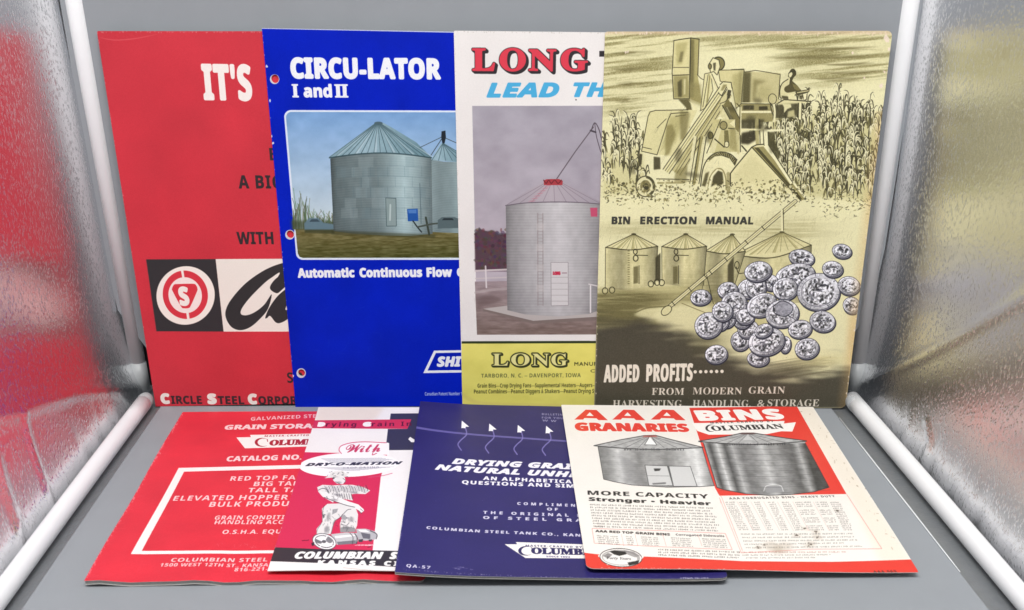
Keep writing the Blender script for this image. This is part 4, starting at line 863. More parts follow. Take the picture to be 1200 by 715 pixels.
        for k in range(int(5 + rx * .5)):
            u, v_ = r3.uniform(-.5, .5), r3.uniform(-.5, .5); L = [loc(u, v_), loc(u + r3.uniform(-.25, .25), v_ + r3.uniform(-.25, .25)), loc(u + r3.uniform(-.35, .35), v_ + r3.uniform(-.35, .35))]
            A.stroke(L, r3.uniform(.7, 1.6), r3.choice((dk, (236, 236, 240), (236, 236, 240), (120, 120, 130))), .85, taper=True)
        for k in range(int(rx * 1.0)):
            t = r3.uniform(0, 6.28); A.stroke([loc(.86 * math.cos(t), .86 * math.sin(t)), loc(.97 * math.cos(t), .97 * math.sin(t))], .6, dk, .6, sm=False)
    F5 = lambda L, ox, oy: [coin(ox + x / 5.5, oy + y / 5.5, rx / 5.5, ry / 5.5, an) for x, y, rx, ry, an in L]
    F5([(150, 160, 60, 62, 30), (200, 85, 68, 55, -20), (160, 20, 60, 60, 0), (60, 10, 60, 66, 10), (265, 275, 70, 48, 0), (440, 185, 35, 52, 10), (320, 165, 118, 88, -15), (300, 95, 60, 40, -25), (10, 35, 65, 60, 0), (-5, 247, 72, 58, -10)], 840, 370)
    F5([(720, 485, 66, 48, -8), (770, 665, 90, 80, -25)], 690, 260)
    F5([(545, 230, 82, 52, 8), (505, 345, 128, 75, -12), (345, 390, 52, 50, 0), (200, 430, 70, 60, -30), (70, 440, 66, 52, -10), (110, 530, 85, 80, -30), (35, 575, 65, 62, 0), (250, 420, 66, 72, 10), (180, 610, 60, 48, 0), (265, 318, 88, 62, -12), (290, 535, 100, 72, -22), (440, 430, 80, 70, -10), (420, 590, 108, 88, -12), (655, 450, 138, 118, -8), (805, 187, 62, 44, 8), (745, 303, 66, 50, 5), (850, 410, 70, 58, 5), (868, 537, 55, 52, 15), (680, 640, 82, 66, 8), (535, 690, 76, 56, -12)], 840, 260)
    F5([(580, 210, 78, 64, -15)], 840, 370)
    A.fill(w((370, 540), (420, 505), (480, 530), (490, 580), (440, 615), (380, 590)), (150, 150, 160), .8); A.stroke(w((365, 545), (420, 510), (485, 540), (480, 585), (430, 610), (370, 585), (365, 545)), 1, (50, 50, 60))
    # lettering on the dark foot
    LW = (232, 224, 208)
    A.text("ADDED", (707.3, 448.3), (749, 447.8), 20.6, LW, 'sansb', weight=.03, sp=1.1); A.text("PROFITS", (757, 447.6), (811.5, 446.4), 20.6, LW, 'sansb', weight=.03, sp=1.1)
    for k in range(6): A.fill(ell(690 + (686 + k * 34.5) / 5.5, 370 + (362 - k * .6) / 5.5, 2., 2., n=12), LW)
    for s_, x0, x1, y, cp in (("FROM", 763.6, 801.5, 462.8, 8), ("MODERN", 811.5, 869, 462.2, 8), ("GRAIN", 877, 919.5, 461.2, 8), ("HARVESTING,", 718, 801.5, 477, 8), ("HANDLING,", 811.5, 879.5, 476.8, 8), ("&", 887, 896, 476.6, 8), ("STORAGE", 899, 959.5, 476.2, 8)):
        A.text(s_, (x0, y), (x1, y), cp, (222, 212, 196), 'serifb', sp=1.05)
    # age: foxed right edge, rubbed edges, little losses
    A.tint(np.clip((X - (1046 - (Y - 37) * .125) + 13) / 15, 0, 1) * (.5 + hz) * (Y > 130), (206, 166, 108), .42); A.tint(g2(1000, 400, 7, 40), (214, 176, 118), .5)
    A.tint(np.clip((42 - Y) / 4, 0, 1), (206, 182, 150), .75); chips(A, along((710, 39), (1044, 39), 60, .8, 5), (222, 204, 178), 1.4, 5, .8); chips(A, along((1045, 44), (992, 470), 46, .7, 6), (226, 210, 190), 1.2, 7, .8)
    chips(A, along((708, 44), (698, 470), 60, .35, 7), (206, 196, 170), .8, 8, .8)
    for x, y, s_ in ((1040, 45, 4), (1042, 58, 3), (1032, 101, 3), (1036, 84, 2), (736, 61, 1.6), (733, 61.5, 1.4), (758, 38.5, 1.5), (722, 38, 1.5), (999, 62, 1.7), (1013, 91, 1.2)): chips(A, [(x, y)], (232, 214, 200), s_, int(x), .85)
    for k in range(40): chips(A, [(g.uniform(715, 990), g.uniform(405, 470))], (120, 114, 98), .6, k, .5)
    A.grain(.10, 8, 1.9); A.mottle(.05, 120, 4)
    return A.material('manual_cover', .52)
# ------------------------------------------------------------------ red catalogue, lying
def banner_mark(A, pts, ink, c_box, name, x0, x1, y0, y1, cap, small=None):
    """white ribbon with the word COLUMBIAN, its C drawn large"""
    A.fill(pts, (240, 236, 232))
    cx, cy, cw, ch = c_box
    o = ell(cx, cy, cw, ch, 0, 30, 38, 318); i = ell(cx + cw * .22, cy, cw * .82, ch * .86, 0, 30, 322, 34)
    A.fill(list(o) + list(i), ink); A.stroke([(cx + cw * .72, cy - ch * .68), (cx + cw * .78, cy - ch * .2)], .9, ink, sm=False)
    A.text(name, (x0, y0), (x1, y1), cap, ink, 'serifb', weight=.05)
    if small: A.text(small[0], small[1], small[2], small[3], ink, 'sansb', sp=1.3)
def art_catalog():
    A = Art(FR['catalog'], (218, 50, 66)); A.mottle(.12, 150, 33); A.grain(.05, 34)
    T, P = (240, 206, 208), (238, 188, 194)
    A.text("GALVANIZED STEEL", (293.7, 492.8), (352, 490.2), 4, P, 'sansb', vis='GALVANIZED', sp=1.05)
    A.text("GRAIN STORAGE", (262.3, 503.6), (366, 502), 5.6, T, 'sansb', vis='GRAIN STORA', weight=.04)
    banner_mark(A, [(277, 512.8), (294, 512.4), (293, 509.8), (420, 507), (440, 521), (287, 525.6)], (168, 40, 56), (307, 518.5, 8.5, 5.2), "OLUMBIAN", 315, 392, 522.4, 520.4, 6.6, ("MASTER-CRAFTED BY", (310, 512.2), (372, 510.8), 2))
    A.text("CATALOG NO. 81", (264.8, 541), (350, 538.7), 5.9, T, 'sansb', vis='CATALOG NO', weight=.03, sp=1.05)
    fr = [(209.4, 548.6), (350, 545), (460, 543), (456, 547.2), (350, 549.2), (215, 552.8)]
    A.fill(fr, (242, 234, 232)); A.fill([(209.4, 548.6), (217.5, 549.4), (164.5, 649), (153.5, 649.6)], (242, 234, 232)); A.fill([(156.5, 646), (300, 645.2), (420, 645.2), (420, 648.4), (300, 648.6), (153.5, 649.8)], (242, 234, 232))
    for st, vis, x0, x1, y0, y1, cp, f in (("RED TOP FARM BINS", "RED TOP FA", 269.4, 346, 563.4, 562, 5, 'sansb'), ("BIG TANKS", "BIG TA", 296.8, 341.7, 569.6, 569, 5, 'sansb'), ("TALL TANKS", "TALL T", 290, 339, 577, 576.6, 5.2, 'sansb'), ("ELEVATED HOPPER BINS", "ELEVATED HOPPER", 202.3, 337, 586.4, 585.4, 5.6, 'sansb'), ("BULK PRODUCTS", "BULK PRODU", 244.5, 337.5, 593.8, 593, 5.8, 'sansb'),
                                     ("GRAIN CONDITIONING", "GRAIN CONDITI", 251, 332.5, 609, 608.4, 4.6, 'sansb'), ("HANDLING ACCESSORIES", "HANDLING ACC", 251, 331, 614.4, 614, 4.6, 'sansb'), ("O.S.H.A. EQUIPMENT", "O.S.H.A. EQU", 260, 329, 625.9, 625.2, 4.7, 'sansb'),
                                     ("COLUMBIAN STEEL TANK CO.", "COLUMBIAN STEEL", 199.8, 313, 658.4, 658, 4.2, 'sansb'), ("1500 WEST 12TH ST., KANSAS CITY", "1500 WEST 12TH ST., KANSA", 187, 314, 663.8, 664, 3.7, 'sansb'), ("816-221-", None, 274, 313, 668.6, 668.8, 3.8, 'sansb')):
        A.text(st, (x0, y0), (x1, y1), cp, T, f, vis=vis, sp=1.1, weight=.0)
    g = random.Random(9)
    chips(A, along((213, 485), (101, 677), 150, .9, 11), (240, 150, 156), 1., 3, .6)
    for k in range(36):
        t = g.random(); x, y = 213 - 112 * t, 485 + 192 * t; l = g.uniform(3, 14); A.stroke([(x, y), (x + l, y - g.uniform(.2, 2))], .6, (244, 150, 156), .45, taper=True, sm=False)
    for k in range(14):
        x, y = g.uniform(255, 305), g.uniform(636, 648); A.stroke([(x, y), (x + g.uniform(-3, 5), y + g.uniform(1, 4))], .8, (244, 196, 198), .7, taper=True, sm=False)
    for k in range(30):
        x, y = g.uniform(140, 340), g.uniform(500, 672); l = g.uniform(4, 22); A.stroke([(x, y), (x + l, y + g.uniform(-1.5, 1.5))], .5, (236, 88, 100), .35, taper=True, sm=False)
    return A.material('catalog_cover', .4)
# ------------------------------------------------------------------ pink and white leaflet with the farmer
def art_leaflet():
    A = Art(FR['leaflet'], (238, 233, 233)); A.mottle(.03, 140, 43)
    c, d, m = at(310, 470, 3.253), at(370, 470, 7.146), at(350, 550, 7.15)
    PK, SL = (208, 46, 84), (58, 56, 78)
    A.fill([(372, 478), (450, 478), (440, 492), (368, 494)], (226, 210, 196), .7, soft=10)
    A.fill(d((628, 108), (1600, 100), (1600, 165), (620, 165)), SL)
    A.fill(d((604, 235), (1600, 225), (1500, 405), (585, 412)), SL); A.fill(d((775, 320), (790, 300), (860, 345), (800, 345)), (240, 238, 238))
    A.fill(c((190, 74), (585, 70), (548, 106), (415, 106), (180, 104)), (204, 52, 84)); A.fill(c((560, 70), (590, 70), (590, 110), (545, 106)), SL)
    for st, x0, x1, y in (("D", 371.5, 380.5, 500.2), ("G", 424.5, 434.5, 500)): A.text(st, (x0, y), (x1, y), 5.4, (244, 238, 238), 'sansb', weight=.1)
    A.text("rying", (381.5, 500), (417, 500), 5, (92, 28, 48), 'sansb', sp=1.35); A.text("rain In", (435.5, 499.8), (482, 499.2), 5, (92, 28, 48), 'sansb', sp=1.35)
    # pink field with white oval
    A.fill(c((152, 195), (300, 198), (470, 194), (462, 260), (443, 300), (412, 572), (36, 560)), PK)
    A.fill(c((470, 190), (600, 190), (600, 640), (505, 640), (412, 575), (443, 290), (462, 230)), (238, 234, 235))
    oval = ell(310 + 322 / 3.253, 470 + 243 / 3.253, 190 / 3.253, 46 / 3.253, -2, 60)
    A.fill(oval, (243, 240, 242)); A.fill(c((285, 205), (290, 175), (330, 158), (430, 152), (475, 160), (475, 205)), (243, 240, 242))
    A.stroke(d((215, 440), (195, 410), (215, 375), (300, 350), (420, 342), (590, 350)), 1., (206, 70, 106), .9)
    A.stroke(d((640, 605), (560, 625), (440, 640)), 1, (206, 90, 120), .7)
    A.text("With", (370 + 250 / 7.146, 470 + 432 / 7.146), (370 + 540 / 7.146, 470 + 425 / 7.146), 9.4, (196, 50, 92), 'script', weight=0.01)
    A.stroke(d((480, 430), (475, 452), (510, 438)), .9, (196, 50, 92))
    A.text("DRY-O-MATION", (357.5, 546.4), (470, 544.2), 3.6, (44, 42, 60), 'sansbi', weight=.06, shear=.25, sp=1.08)
    for k in range(9):
        y = 537.5 + k * .65; A.stroke([(376 + k * 1.5, y), (460 - abs(k - 3) * 4, y - .8)], .3, (130, 130, 146), .7, sm=False)
        y = 548 + k * .5; A.stroke([(372 + k * 4, y), (462 - k * 5, y - .8)], .3, (140, 138, 152), .6, sm=False)
    A.text("CROP DRYING", (402, 549.5), (444, 548.5), 2., (120, 118, 136), 'sans', sp=1.3)
    # the farmer: straw hat, striped shirt, arms crossed, one boot on the blower
    LG, MD, DK = (226, 222, 222), (160, 158, 162), (66, 64, 70)
    g = random.Random(2)
    A.fill(m((240, 290), (380, 285), (470, 300), (498, 380), (490, 470), (470, 520), (350, 520), (345, 460), (370, 380), (300, 440), (270, 545), (150, 540), (150, 500), (200, 440), (195, 330)), LG, sm=False)
    A.fill(m((285, 335), (330, 330), (320, 360), (280, 380)), MD); A.fill(m((355, 390), (385, 380), (400, 400), (420, 405), (390, 425), (360, 420)), MD); A.fill(m((200, 380), (220, 375), (215, 405), (205, 410)), DK, .8)
    A.stroke(m((370, 380), (410, 340), (440, 335)), .7, DK, .8); A.stroke(m((215, 300), (200, 360), (195, 440), (160, 500), (150, 535)), .6, DK, .7); A.stroke(m((270, 545), (300, 440), (340, 410), (372, 375)), .7, DK, .8); A.stroke(m((350, 460), (400, 470), (420, 450)), .7, DK, .7); A.stroke(m((355, 440), (390, 445)), .8, MD); A.fill(m((215, 490), (260, 480), (255, 540), (215, 540)), MD, .5)
    A.fill(m((345, 490), (400, 480), (470, 490), (480, 525), (350, 530)), (150, 148, 150)); 
    A.fill(m((155, 150), (200, 130), (290, 135), (370, 130), (450, 130), (540, 150), (600, 178), (560, 208), (480, 205), (440, 210), (455, 262), (300, 235), (290, 280), (200, 230), (165, 190)), LG)
    for k in range(30):     # shirt stripes
        x = 215 + k * 12; y0 = 140 + 8 * math.sin(k); A.stroke(m((x, y0), (x + 12, y0 + 28), (x + 16, y0 + 48)), .75, DK if k % 2 else MD, .8)
    for k in range(7): A.stroke(m((320 + k * 20, 205), (330 + k * 20, 250)), .8, DK, .7)
    A.fill(m((170, 185), (230, 190), (330, 230), (420, 270), (500, 295), (545, 335), (548, 350), (520, 368), (500, 345), (480, 330), (400, 300), (300, 265), (220, 235)), (234, 231, 231)); A.stroke(m((215, 235), (300, 268), (400, 302), (470, 318)), .8, DK, .9); A.stroke(m((500, 345), (530, 372)), .8, DK, .8); A.stroke(m((515, 330), (545, 355)), .6, DK, .7); A.stroke(m((165, 175), (200, 160), (235, 170), (255, 200)), .8, DK, .8)
    A.fill(m((285, 70), (330, 60), (385, 65), (395, 100), (370, 125), (320, 120), (290, 95)), (228, 224, 224)); A.fill(m((280, 60), (300, 55), (300, 80), (285, 82)), DK); A.stroke(m((370, 75), (392, 95), (380, 118)), .6, DK, .8); A.stroke(m((310, 105), (345, 122)), .8, DK, .8)
    A.fill(m((215, 75), (255, 55), (265, 30), (300, 18), (370, 12), (395, 35), (425, 28), (400, 55), (330, 62), (260, 72)), (226, 222, 220))
    for k in range(26): x, y = g.uniform(225, 410), g.uniform(22, 70); A.stroke(m((x, y), (x + g.uniform(8, 26), y + g.uniform(-10, 6))), .5, g.choice((DK, MD)), .8)
    hat = []
    for k in range(70):
        x, y = g.choice(((g.uniform(205, 330), g.uniform(310, 530)), (g.uniform(350, 480), g.uniform(390, 520)), (g.uniform(180, 460), g.uniform(150, 250))))
        an = g.uniform(.6, 2.2); l = g.uniform(12, 34); hat.append(m((x, y), (x + l * .6 * math.cos(an), y + l * .5 * math.sin(an) * .5), (x + l * math.cos(an), y + l * math.sin(an))))
    A.stroke(hat, .55, DK, .6, taper=True)
    for x, y, rx_, ry_ in ((250, 400, 14, 40), (235, 500, 16, 30), (440, 420, 20, 22), (400, 490, 30, 14), (330, 215, 40, 10), (460, 195, 40, 8), (340, 110, 20, 8), (300, 255, 30, 8)): A.fill(ell(350 + x / 7.15, 550 + y / 7.15, rx_ / 7.15, ry_ / 7.15, 10, 14), (110, 108, 114), .55, soft=3)
    # blower he stands on
    A.fill(m((270, 545), (400, 530), (490, 535), (500, 600), (480, 625), (320, 635)), (196, 194, 198)); A.fill(m((300, 560), (470, 545), (475, 560), (310, 580)), (236, 234, 236)); A.fill(m((320, 610), (480, 595), (480, 625), (330, 636)), (120, 118, 126)); A.stroke(m((470, 540), (490, 575), (485, 625)), 1.2, DK, .9); A.stroke(m((430, 536), (455, 570), (450, 628)), 1, DK, .7)
    A.fill(m((480, 500), (560, 498), (640, 520), (662, 560), (640, 590), (560, 600), (500, 590)), (180, 178, 184)); A.fill(m((520, 530), (600, 545), (600, 585), (540, 580)), (104, 102, 112)); A.fill(m((490, 505), (560, 505), (600, 530), (520, 525)), (234, 232, 234)); A.stroke(m((600, 515), (655, 545), (650, 585)), 1.1, DK, .9); A.fill(m((500, 590), (540, 585), (535, 610), (505, 612)), DK); A.fill(m((585, 590), (615, 588), (612, 605), (590, 606)), DK)
    A.fill(ell(350 + 215 / 7.15, 550 + 607 / 7.15, 100 / 7.15, 65 / 7.15, 15), (236, 234, 236)); A.stroke([tuple(u) for u in ell(350 + 215 / 7.15, 550 + 607 / 7.15, 100 / 7.15, 65 / 7.15, 15)], .9, DK, .8); A.stroke([tuple(u) for u in ell(350 + 215 / 7.15, 550 + 607 / 7.15, 78 / 7.15, 48 / 7.15, 15)], 1, DK, .8)
    A.fill(ell(350 + 170 / 7.15, 550 + 605 / 7.15, 36 / 7.15, 18 / 7.15, 15), (112, 110, 116)); A.fill(ell(350 + 255 / 7.15, 550 + 595 / 7.15, 30 / 7.15, 22 / 7.15, 40), (128, 126, 132)); A.stroke(m((150, 580), (280, 640)), 1.6, (238, 236, 238)); A.stroke(m((180, 650), (240, 560)), 1.6, (238, 236, 238)); A.fill(ell(350 + 212 / 7.15, 550 + 607 / 7.15, 2.6, 1.8), (90, 88, 94))
    A.fill(m((105, 620), (130, 610), (130, 640), (112, 645)), (60, 40, 50)); 
    for k in range(8): x = g.uniform(400, 600); A.stroke(m((x, 640), (x + 40, 634)), .8, (240, 200, 208), .8)
    for x, y in ((30, 600), (60, 598), (580, 655)): A.stroke(m((x, y), (x + 24, y - 4)), 1, (110, 26, 50), .9)
    # foot
    A.fill(c((37, 558), (200, 565), (640, 575), (630, 640), (18, 612)), (54, 50, 56))
    A.text("COLUMBIAN", (344.4, 655.4), (448.5, 655.6), 8.6, (242, 240, 240), 'sansbi', weight=.05, sp=1.06); A.text("STEEL TANK", (456, 655.6), (530, 656), 8.6, (242, 240, 240), 'sansbi', weight=.07)
    A.text("KANSAS CITY", (371.5, 663), (439.5, 663.6), 5.8, (242, 240, 240), 'sansb', vis='KANSAS', weight=.06, sp=1.5)
    chips(A, along((314, 668), (372, 480), 40, .3, 3), (214, 206, 202), .8, 3, .6)
    A.stroke(c((300, 640), (420, 650), (480, 652)), 1, (170, 150, 130), .4, soft=1)
    A.grain(.03, 3)
    return A.material('leaflet_front', .45)
# ------------------------------------------------------------------ dark purple booklet
def art_booklet():
    A = Art(FR['booklet'], (44, 39, 100)); A.mottle(.12, 160, 53); A.grain(.05, 54)
    c = at(455, 460, 3.109); T, LV = (236, 234, 242), (150, 144, 200)
    A.stroke(c((92, 136), (200, 146), (400, 160), (800, 188)), [2.6, 2.2, 2, 2], (106, 99, 164), .9)
    for x, y in ((278, 120), (378, 129), (482, 134), (585, 137)):
        A.stroke(c((x + 2, y + 6), (x + 7, y + 34), (x - 14, y + 56), (x - 24, y + 72), (x - 12, y + 92)), 1.4, (126, 118, 182), .9)
        A.fill(c((x - 10, y - 16), (x + 17, y + 6), (x + 4, y + 6), (x + 3, y + 12), (x - 6, y + 11), (x - 12, y + 12)), (244, 243, 248))
    for st, x0, x1, y in (("BULLETIN", 635, 659, 486.4), ("FOR YOU", 635, 660, 490.5), ("W W", 635.5, 652, 493.8)): A.text(st, (x0, y), (x1, y + .8), 2.2, (150, 146, 184), 'sansb', sp=1.2)
    A.text("DRYING GRAIN WITH", (529, 544.4), (611.5, 547.8), 6.7, T, 'sansbi', vis='DRYING', weight=.06, shear=.05, sp=1.07)
    A.text("NATURAL UNHEATED AIR", (509.3, 552), (609, 556.6), 6.7, T, 'sansbi', vis='NATURAL', weight=.06, shear=.05, sp=1.07)
    for st, vis, x0, x1, y0, y1, cp, sp in (("AN ALPHABETICAL LIST OF", "AN ALPHABETICA", 566, 670, 562.4, 566.6, 4.2, 1.25), ("QUESTIONS AND SIMPLE ANSWERS", "QUESTIONS AND SIM", 541, 673, 567.4, 571.8, 4.2, 1.2), ("COMPLIMENTS", "COMPLIMEN", 606, 674, 591.6, 594, 3.2, 1.9), ("OF", None, 641, 654, 598.2, 598.6, 3.2, 1.6),
                                     ("THE ORIGINAL DESIGNERS", "THE ORIGINAL D", 566, 682, 602.2, 606, 3.4, 1.8), ("OF STEEL GRAIN BINS", "OF STEEL GRA", 566, 682, 608.2, 611.6, 3.4, 1.8), ("COLUMBIAN STEEL TANK CO., KANSAS CITY", "COLUMBIAN STEEL TANK CO., KAN", 499.5, 680, 621.6, 629, 3.2, 1.35)):
        A.text(st, (x0, y0), (x1, y1), cp, T if cp > 4 else (206, 203, 224), 'sansb', vis=vis, sp=sp, weight=.03)
    banner_mark(A, c((424, 553), (470, 553), (464, 545), (900, 560), (940, 580), (870, 606), (500, 603)), (40, 36, 88), (455 + 502 / 3.109, 460 + 577 / 3.109, 9.2, 5.6), "OLUMBIAN", 622.5, 712, 649.2, 651.4, 7.6, ("MASTER-CRAFTED BY", (616, 640.6), (682, 642.4), 2.2))
    A.text("SINCE 1893", (640, 653), (668, 653.8), 1.8, (70, 64, 120), 'sansb')
    A.text("QA-57", (476, 667.2), (504, 668.4), 3.4, (220, 216, 236), 'sansb', sp=1.3); A.text("LITHO IN USA", (798, 680.4), (831, 681.4), 2.6, (214, 210, 230), 'sansb', sp=1.2)
    g = random.Random(5)
    for k in range(60):
        x, y = g.uniform(690, 785), g.uniform(672, 679); A.stroke([(x, y), (x + g.uniform(2, 8), y - g.uniform(-1, 2))], .5, (176, 170, 206), .35, taper=True, sm=False)
    for k in range(20): x, y = g.uniform(530, 552), g.uniform(664, 668); A.stroke([(x, y), (x + g.uniform(1, 5), y)], .4, (170, 164, 200), .4, sm=False)
    chips(A, along((490, 471), (465, 669), 70, .3, 13), (150, 142, 190), .7, 3, .6); chips(A, along((466, 670), (850, 683), 90, .3, 14), (190, 184, 205), .6, 4, .6)
    for k in range(40): chips(A, [(g.uniform(480, 680), g.uniform(480, 665))], (110, 102, 160), .5, k, .4)
    return A.material('booklet_cover', .42)
# ------------------------------------------------------------------ white and red flyer with two bins
def art_flyer():
    A = Art(FR['flyer'], (235, 230, 224)); A.mottle(.03, 150, 63)
    c, d, e, f = at(650, 465, 5.295), at(810, 465, 5.295), at(660, 565, 5.714), at(860, 565, 5.217)
    RD, K = (222, 62, 52), (44, 40, 42)
    A.fill([(930, 474), (956, 474), (1085, 676), (1040, 676), (1000, 590)], (232, 220, 200), .55, soft=12)
    for x0, x1 in ((122, 330), (358, 562), (596, 812)):
        w = (x1 - x0); A.fill(c((x0, 142), (x0 + w * .34, 80), (x0 + w * .66, 82), (x1, 146), (x0 + w * .72, 145), (x0 + w * .66, 134), (x0 + w * .30, 132), (x0 + w * .26, 142)), RD); A.fill(c((x0 + w * .36, 118), (x0 + w * .46, 96), (x0 + w * .58, 120)), (240, 235, 230))
    A.text("GRANARIES", (674.4, 505), (808.5, 506.4), 9.8, RD, 'sansb', weight=.055, sp=1.08)
    # red field right
    A.fill([(807.7, 478), (933.7, 476), (992, 579), (843, 581), (838, 572)], RD)
    A.text("BINS", (819.4, 493.5), (921.4, 491.4), 12.6, (244, 240, 236), 'sansb', weight=.06, sp=1.12)
    A.fill(d((5, 163), (60, 163), (580, 150), (575, 166), (650, 158), (628, 216), (560, 214), (470, 232), (110, 236), (38, 212)), (243, 239, 235))
    cx, cy = 810 + 122 / 5.295, 465 + 195 / 5.295
    A.fill(list(ell(cx, cy, 6.4, 4.2, 0, 30, 38, 318)) + list(ell(cx + 1.4, cy, 5.2, 3.6, 0, 30, 322, 34)), K)
    A.text("OLUMBIAN", (835.5, 505), (919.5, 502.2), 5.6, K, 'serifb', weight=.02); A.text("MASTER CRAFTED BY", (833, 496.6), (907, 494.6), 2.1, (70, 60, 60), 'sansb', sp=1.5)
    def steel(xl, xr, sk, lit, seed):
        def fn(X, Y):
            t = (X - xl - (Y - 525) * sk) / (xr - xl); b = np.interp(t, np.linspace(0, 1, len(lit)), lit); n = vnoise(*X.shape, 26, 20, seed, 3); r = np.sin(Y * math.pi / 1.15)[..., None] * 3
            return b[..., None] * np.ones(3) + (n[..., None] - .5) * 44 + r
        return fn
    def roofc(X, Y): return (176 + (vnoise(*X.shape, 12, 16, 5, 2)[..., None] - .5) * 50) * np.ones(3)
    # bin one, light
    body = c((268, 304), (400, 318), (600, 324), (800, 320), (915, 314), (952, 440), (990, 552), (900, 558), (700, 562), (480, 548), (370, 528), (304, 512))
    A.fill(body, steel(700, 825, .19, [120, 150, 205, 170, 140, 158, 150, 140, 160, 196, 220, 150], 3)); A.stroke(list(body)[4:] + [body[0]], .8, (70, 70, 72), .9, sm=False)
    A.fill(c((245, 304), (400, 270), (555, 242), (625, 240), (720, 266), (918, 314), (800, 320), (600, 326), (400, 316)), roofc); A.fill(c((590, 250), (560, 296), (632, 298)), (240, 240, 240)); A.stroke(c((590, 245), (558, 298), (634, 300), (600, 245)), .7, (80, 80, 82), sm=False)
    for x in (330, 440, 520, 680, 760, 850): A.stroke(c((590, 242), (x, 316)), .6, (90, 90, 92), .7, sm=False)
    A.stroke(c((244, 303), (400, 269), (555, 241), (625, 239), (720, 265), (920, 314)), 1, (62, 62, 64), .9, sm=False); A.stroke(c((244, 304), (400, 318), (600, 326), (800, 321), (920, 315)), 1.1, (64, 64, 66), .9); A.fill(c((555, 240), (625, 238), (640, 250), (545, 252)), (180, 70, 64), .6)
    A.micro((650 + 430 / 5.295, 465 + 334 / 5.295), (650 + 820 / 5.295, 465 + 334 / 5.295), 3, (70, 70, 74), .7, 3)
    A.fill(c((390, 350), (520, 420), (560, 540), (430, 540)), (96, 96, 100), .3, soft=10)
    for p in (c((560, 424), (706, 430), (735, 552), (585, 552)), c((708, 430), (842, 432), (884, 556), (738, 556))): A.fill(p, (205, 205, 205)); A.stroke(p + [p[0]], .8, (84, 84, 86), .9, sm=False)
    A.fill(c((615, 445), (660, 445), (650, 460), (620, 462)), (50, 50, 52), .9, soft=1); A.fill(c((605, 536), (690, 530), (690, 542), (610, 546)), (90, 90, 92), .7, soft=1); A.stroke(c((700, 430), (735, 552)), 1.2, (90, 90, 92), sm=False); A.stroke(c((575, 490), (715, 492)), .6, (140, 140, 142), sm=False)
    # bin two, dark
    body = d((75, 282), (240, 288), (480, 290), (705, 284), (790, 440), (855, 562), (760, 590), (620, 606), (480, 612), (340, 602), (200, 576), (160, 562))
    A.fill(body, steel(824, 944, .30, [196, 80, 205, 84, 176, 120, 128, 150, 190, 140, 150, 112, 96, 170, 70], 9)); A.stroke(list(body)[3:] + [body[0]], .9, (54, 54, 56), .9, sm=False)
    A.fill(d((48, 276), (220, 246), (315, 226), (390, 226), (520, 248), (714, 274), (705, 288), (480, 294), (240, 292), (75, 286)), roofc); A.stroke(d((46, 276), (220, 246), (315, 225), (390, 225), (520, 247), (716, 274)), 1., (56, 56, 58), .9, sm=False); A.stroke(d((48, 278), (240, 292), (480, 294), (714, 276)), 1.2, (56, 56, 58), .9)
    for x in (130, 220, 290, 420, 500, 610): A.stroke(d((352, 228), (x, 290)), .6, (90, 90, 92), .7, sm=False)
    A.fill(d((350, 238), (318, 270), (388, 270)), (204, 204, 204), .8); A.fill(d((310, 224), (390, 222), (400, 232), (305, 234)), (90, 60, 58), .8); A.micro((810 + 220 / 5.295, 465 + 303 / 5.295), (810 + 590 / 5.295, 465 + 301 / 5.295), 2.6, (50, 50, 54), .7, 6)
    A.fill(d((440, 552), (560, 548), (580, 592), (470, 596)), (150, 150, 152), .9); A.stroke(d((450, 585), (470, 552), (550, 550), (572, 586)), 1, (220, 220, 220), .8)
    for y in range(310, 600, 34): A.stroke(d((90 + (y - 290) * .3, y), (480, y + 16), (720 + (y - 290) * .5, y - 4)), .5, (60, 60, 62), .35)
    A.text("MORE CAPACITY", (688.7, 580), (830.6, 584.4), 5, (36, 34, 36), 'sansb', sp=1.08, weight=.01); A.text("Stronger • Heavier", (690, 587.2), (833.4, 592.4), 4.4, (36, 34, 36), 'sansb', weight=.04, sp=1.06)
    for k in range(9): A.micro((660 + (178 + k * 3) / 5.714, 565 + (157 + k * 18.2) / 5.714), (660 + (1015 + k * 6) / 5.714 - (4 if k % 3 else 0), 565 + (183 + k * 19) / 5.714 - .4), 1.9, (80, 74, 72), .75, 30 + k)
    A.micro((660 + 210 / 5.714, 565 + 306 / 5.714), (660 + 270 / 5.714, 565 + 308 / 5.714), 1.9, (80, 74, 72), .75, 41)
    A.text("AAA RED TOP GRAIN BINS", (660 + 215 / 5.714, 565 + 338 / 5.714), (660 + 715 / 5.714, 565 + 361 / 5.714), 2.8, (50, 44, 44), 'sansb', weight=.03, sp=1.06); A.text("Corrugated Sidewalls", (660 + 755 / 5.714, 565 + 360 / 5.714), (660 + 1080 / 5.714, 565 + 370 / 5.714), 2.4, (60, 54, 54), 'sansb')
    LR = (222, 130, 124)
    A.stroke(e((193, 313), (640, 326), (1085, 345), (1132, 455), (640, 436), (208, 414), (193, 313)), .6, LR, .9, sm=False)
    for x0, x1 in ((390, 405), (480, 500), (665, 690), (900, 930)): A.stroke(e((x0, 350), (x1, 432)), .4, LR, .8, sm=False)
    for k, (x0, x1) in enumerate(((225, 370), (420, 470), (520, 640), (720, 860), (930, 1090))):
        for j in range(5): A.micro((660 + (x0 + j * 3) / 5.714, 565 + (366 + j * 13 + (x0 - 225) * .028) / 5.714), (660 + (x1 + j * 3) / 5.714, 565 + (369 + j * 13 + (x1 - 225) * .028) / 5.714), 1.5, (86, 80, 78), .75, 60 + k * 7 + j)
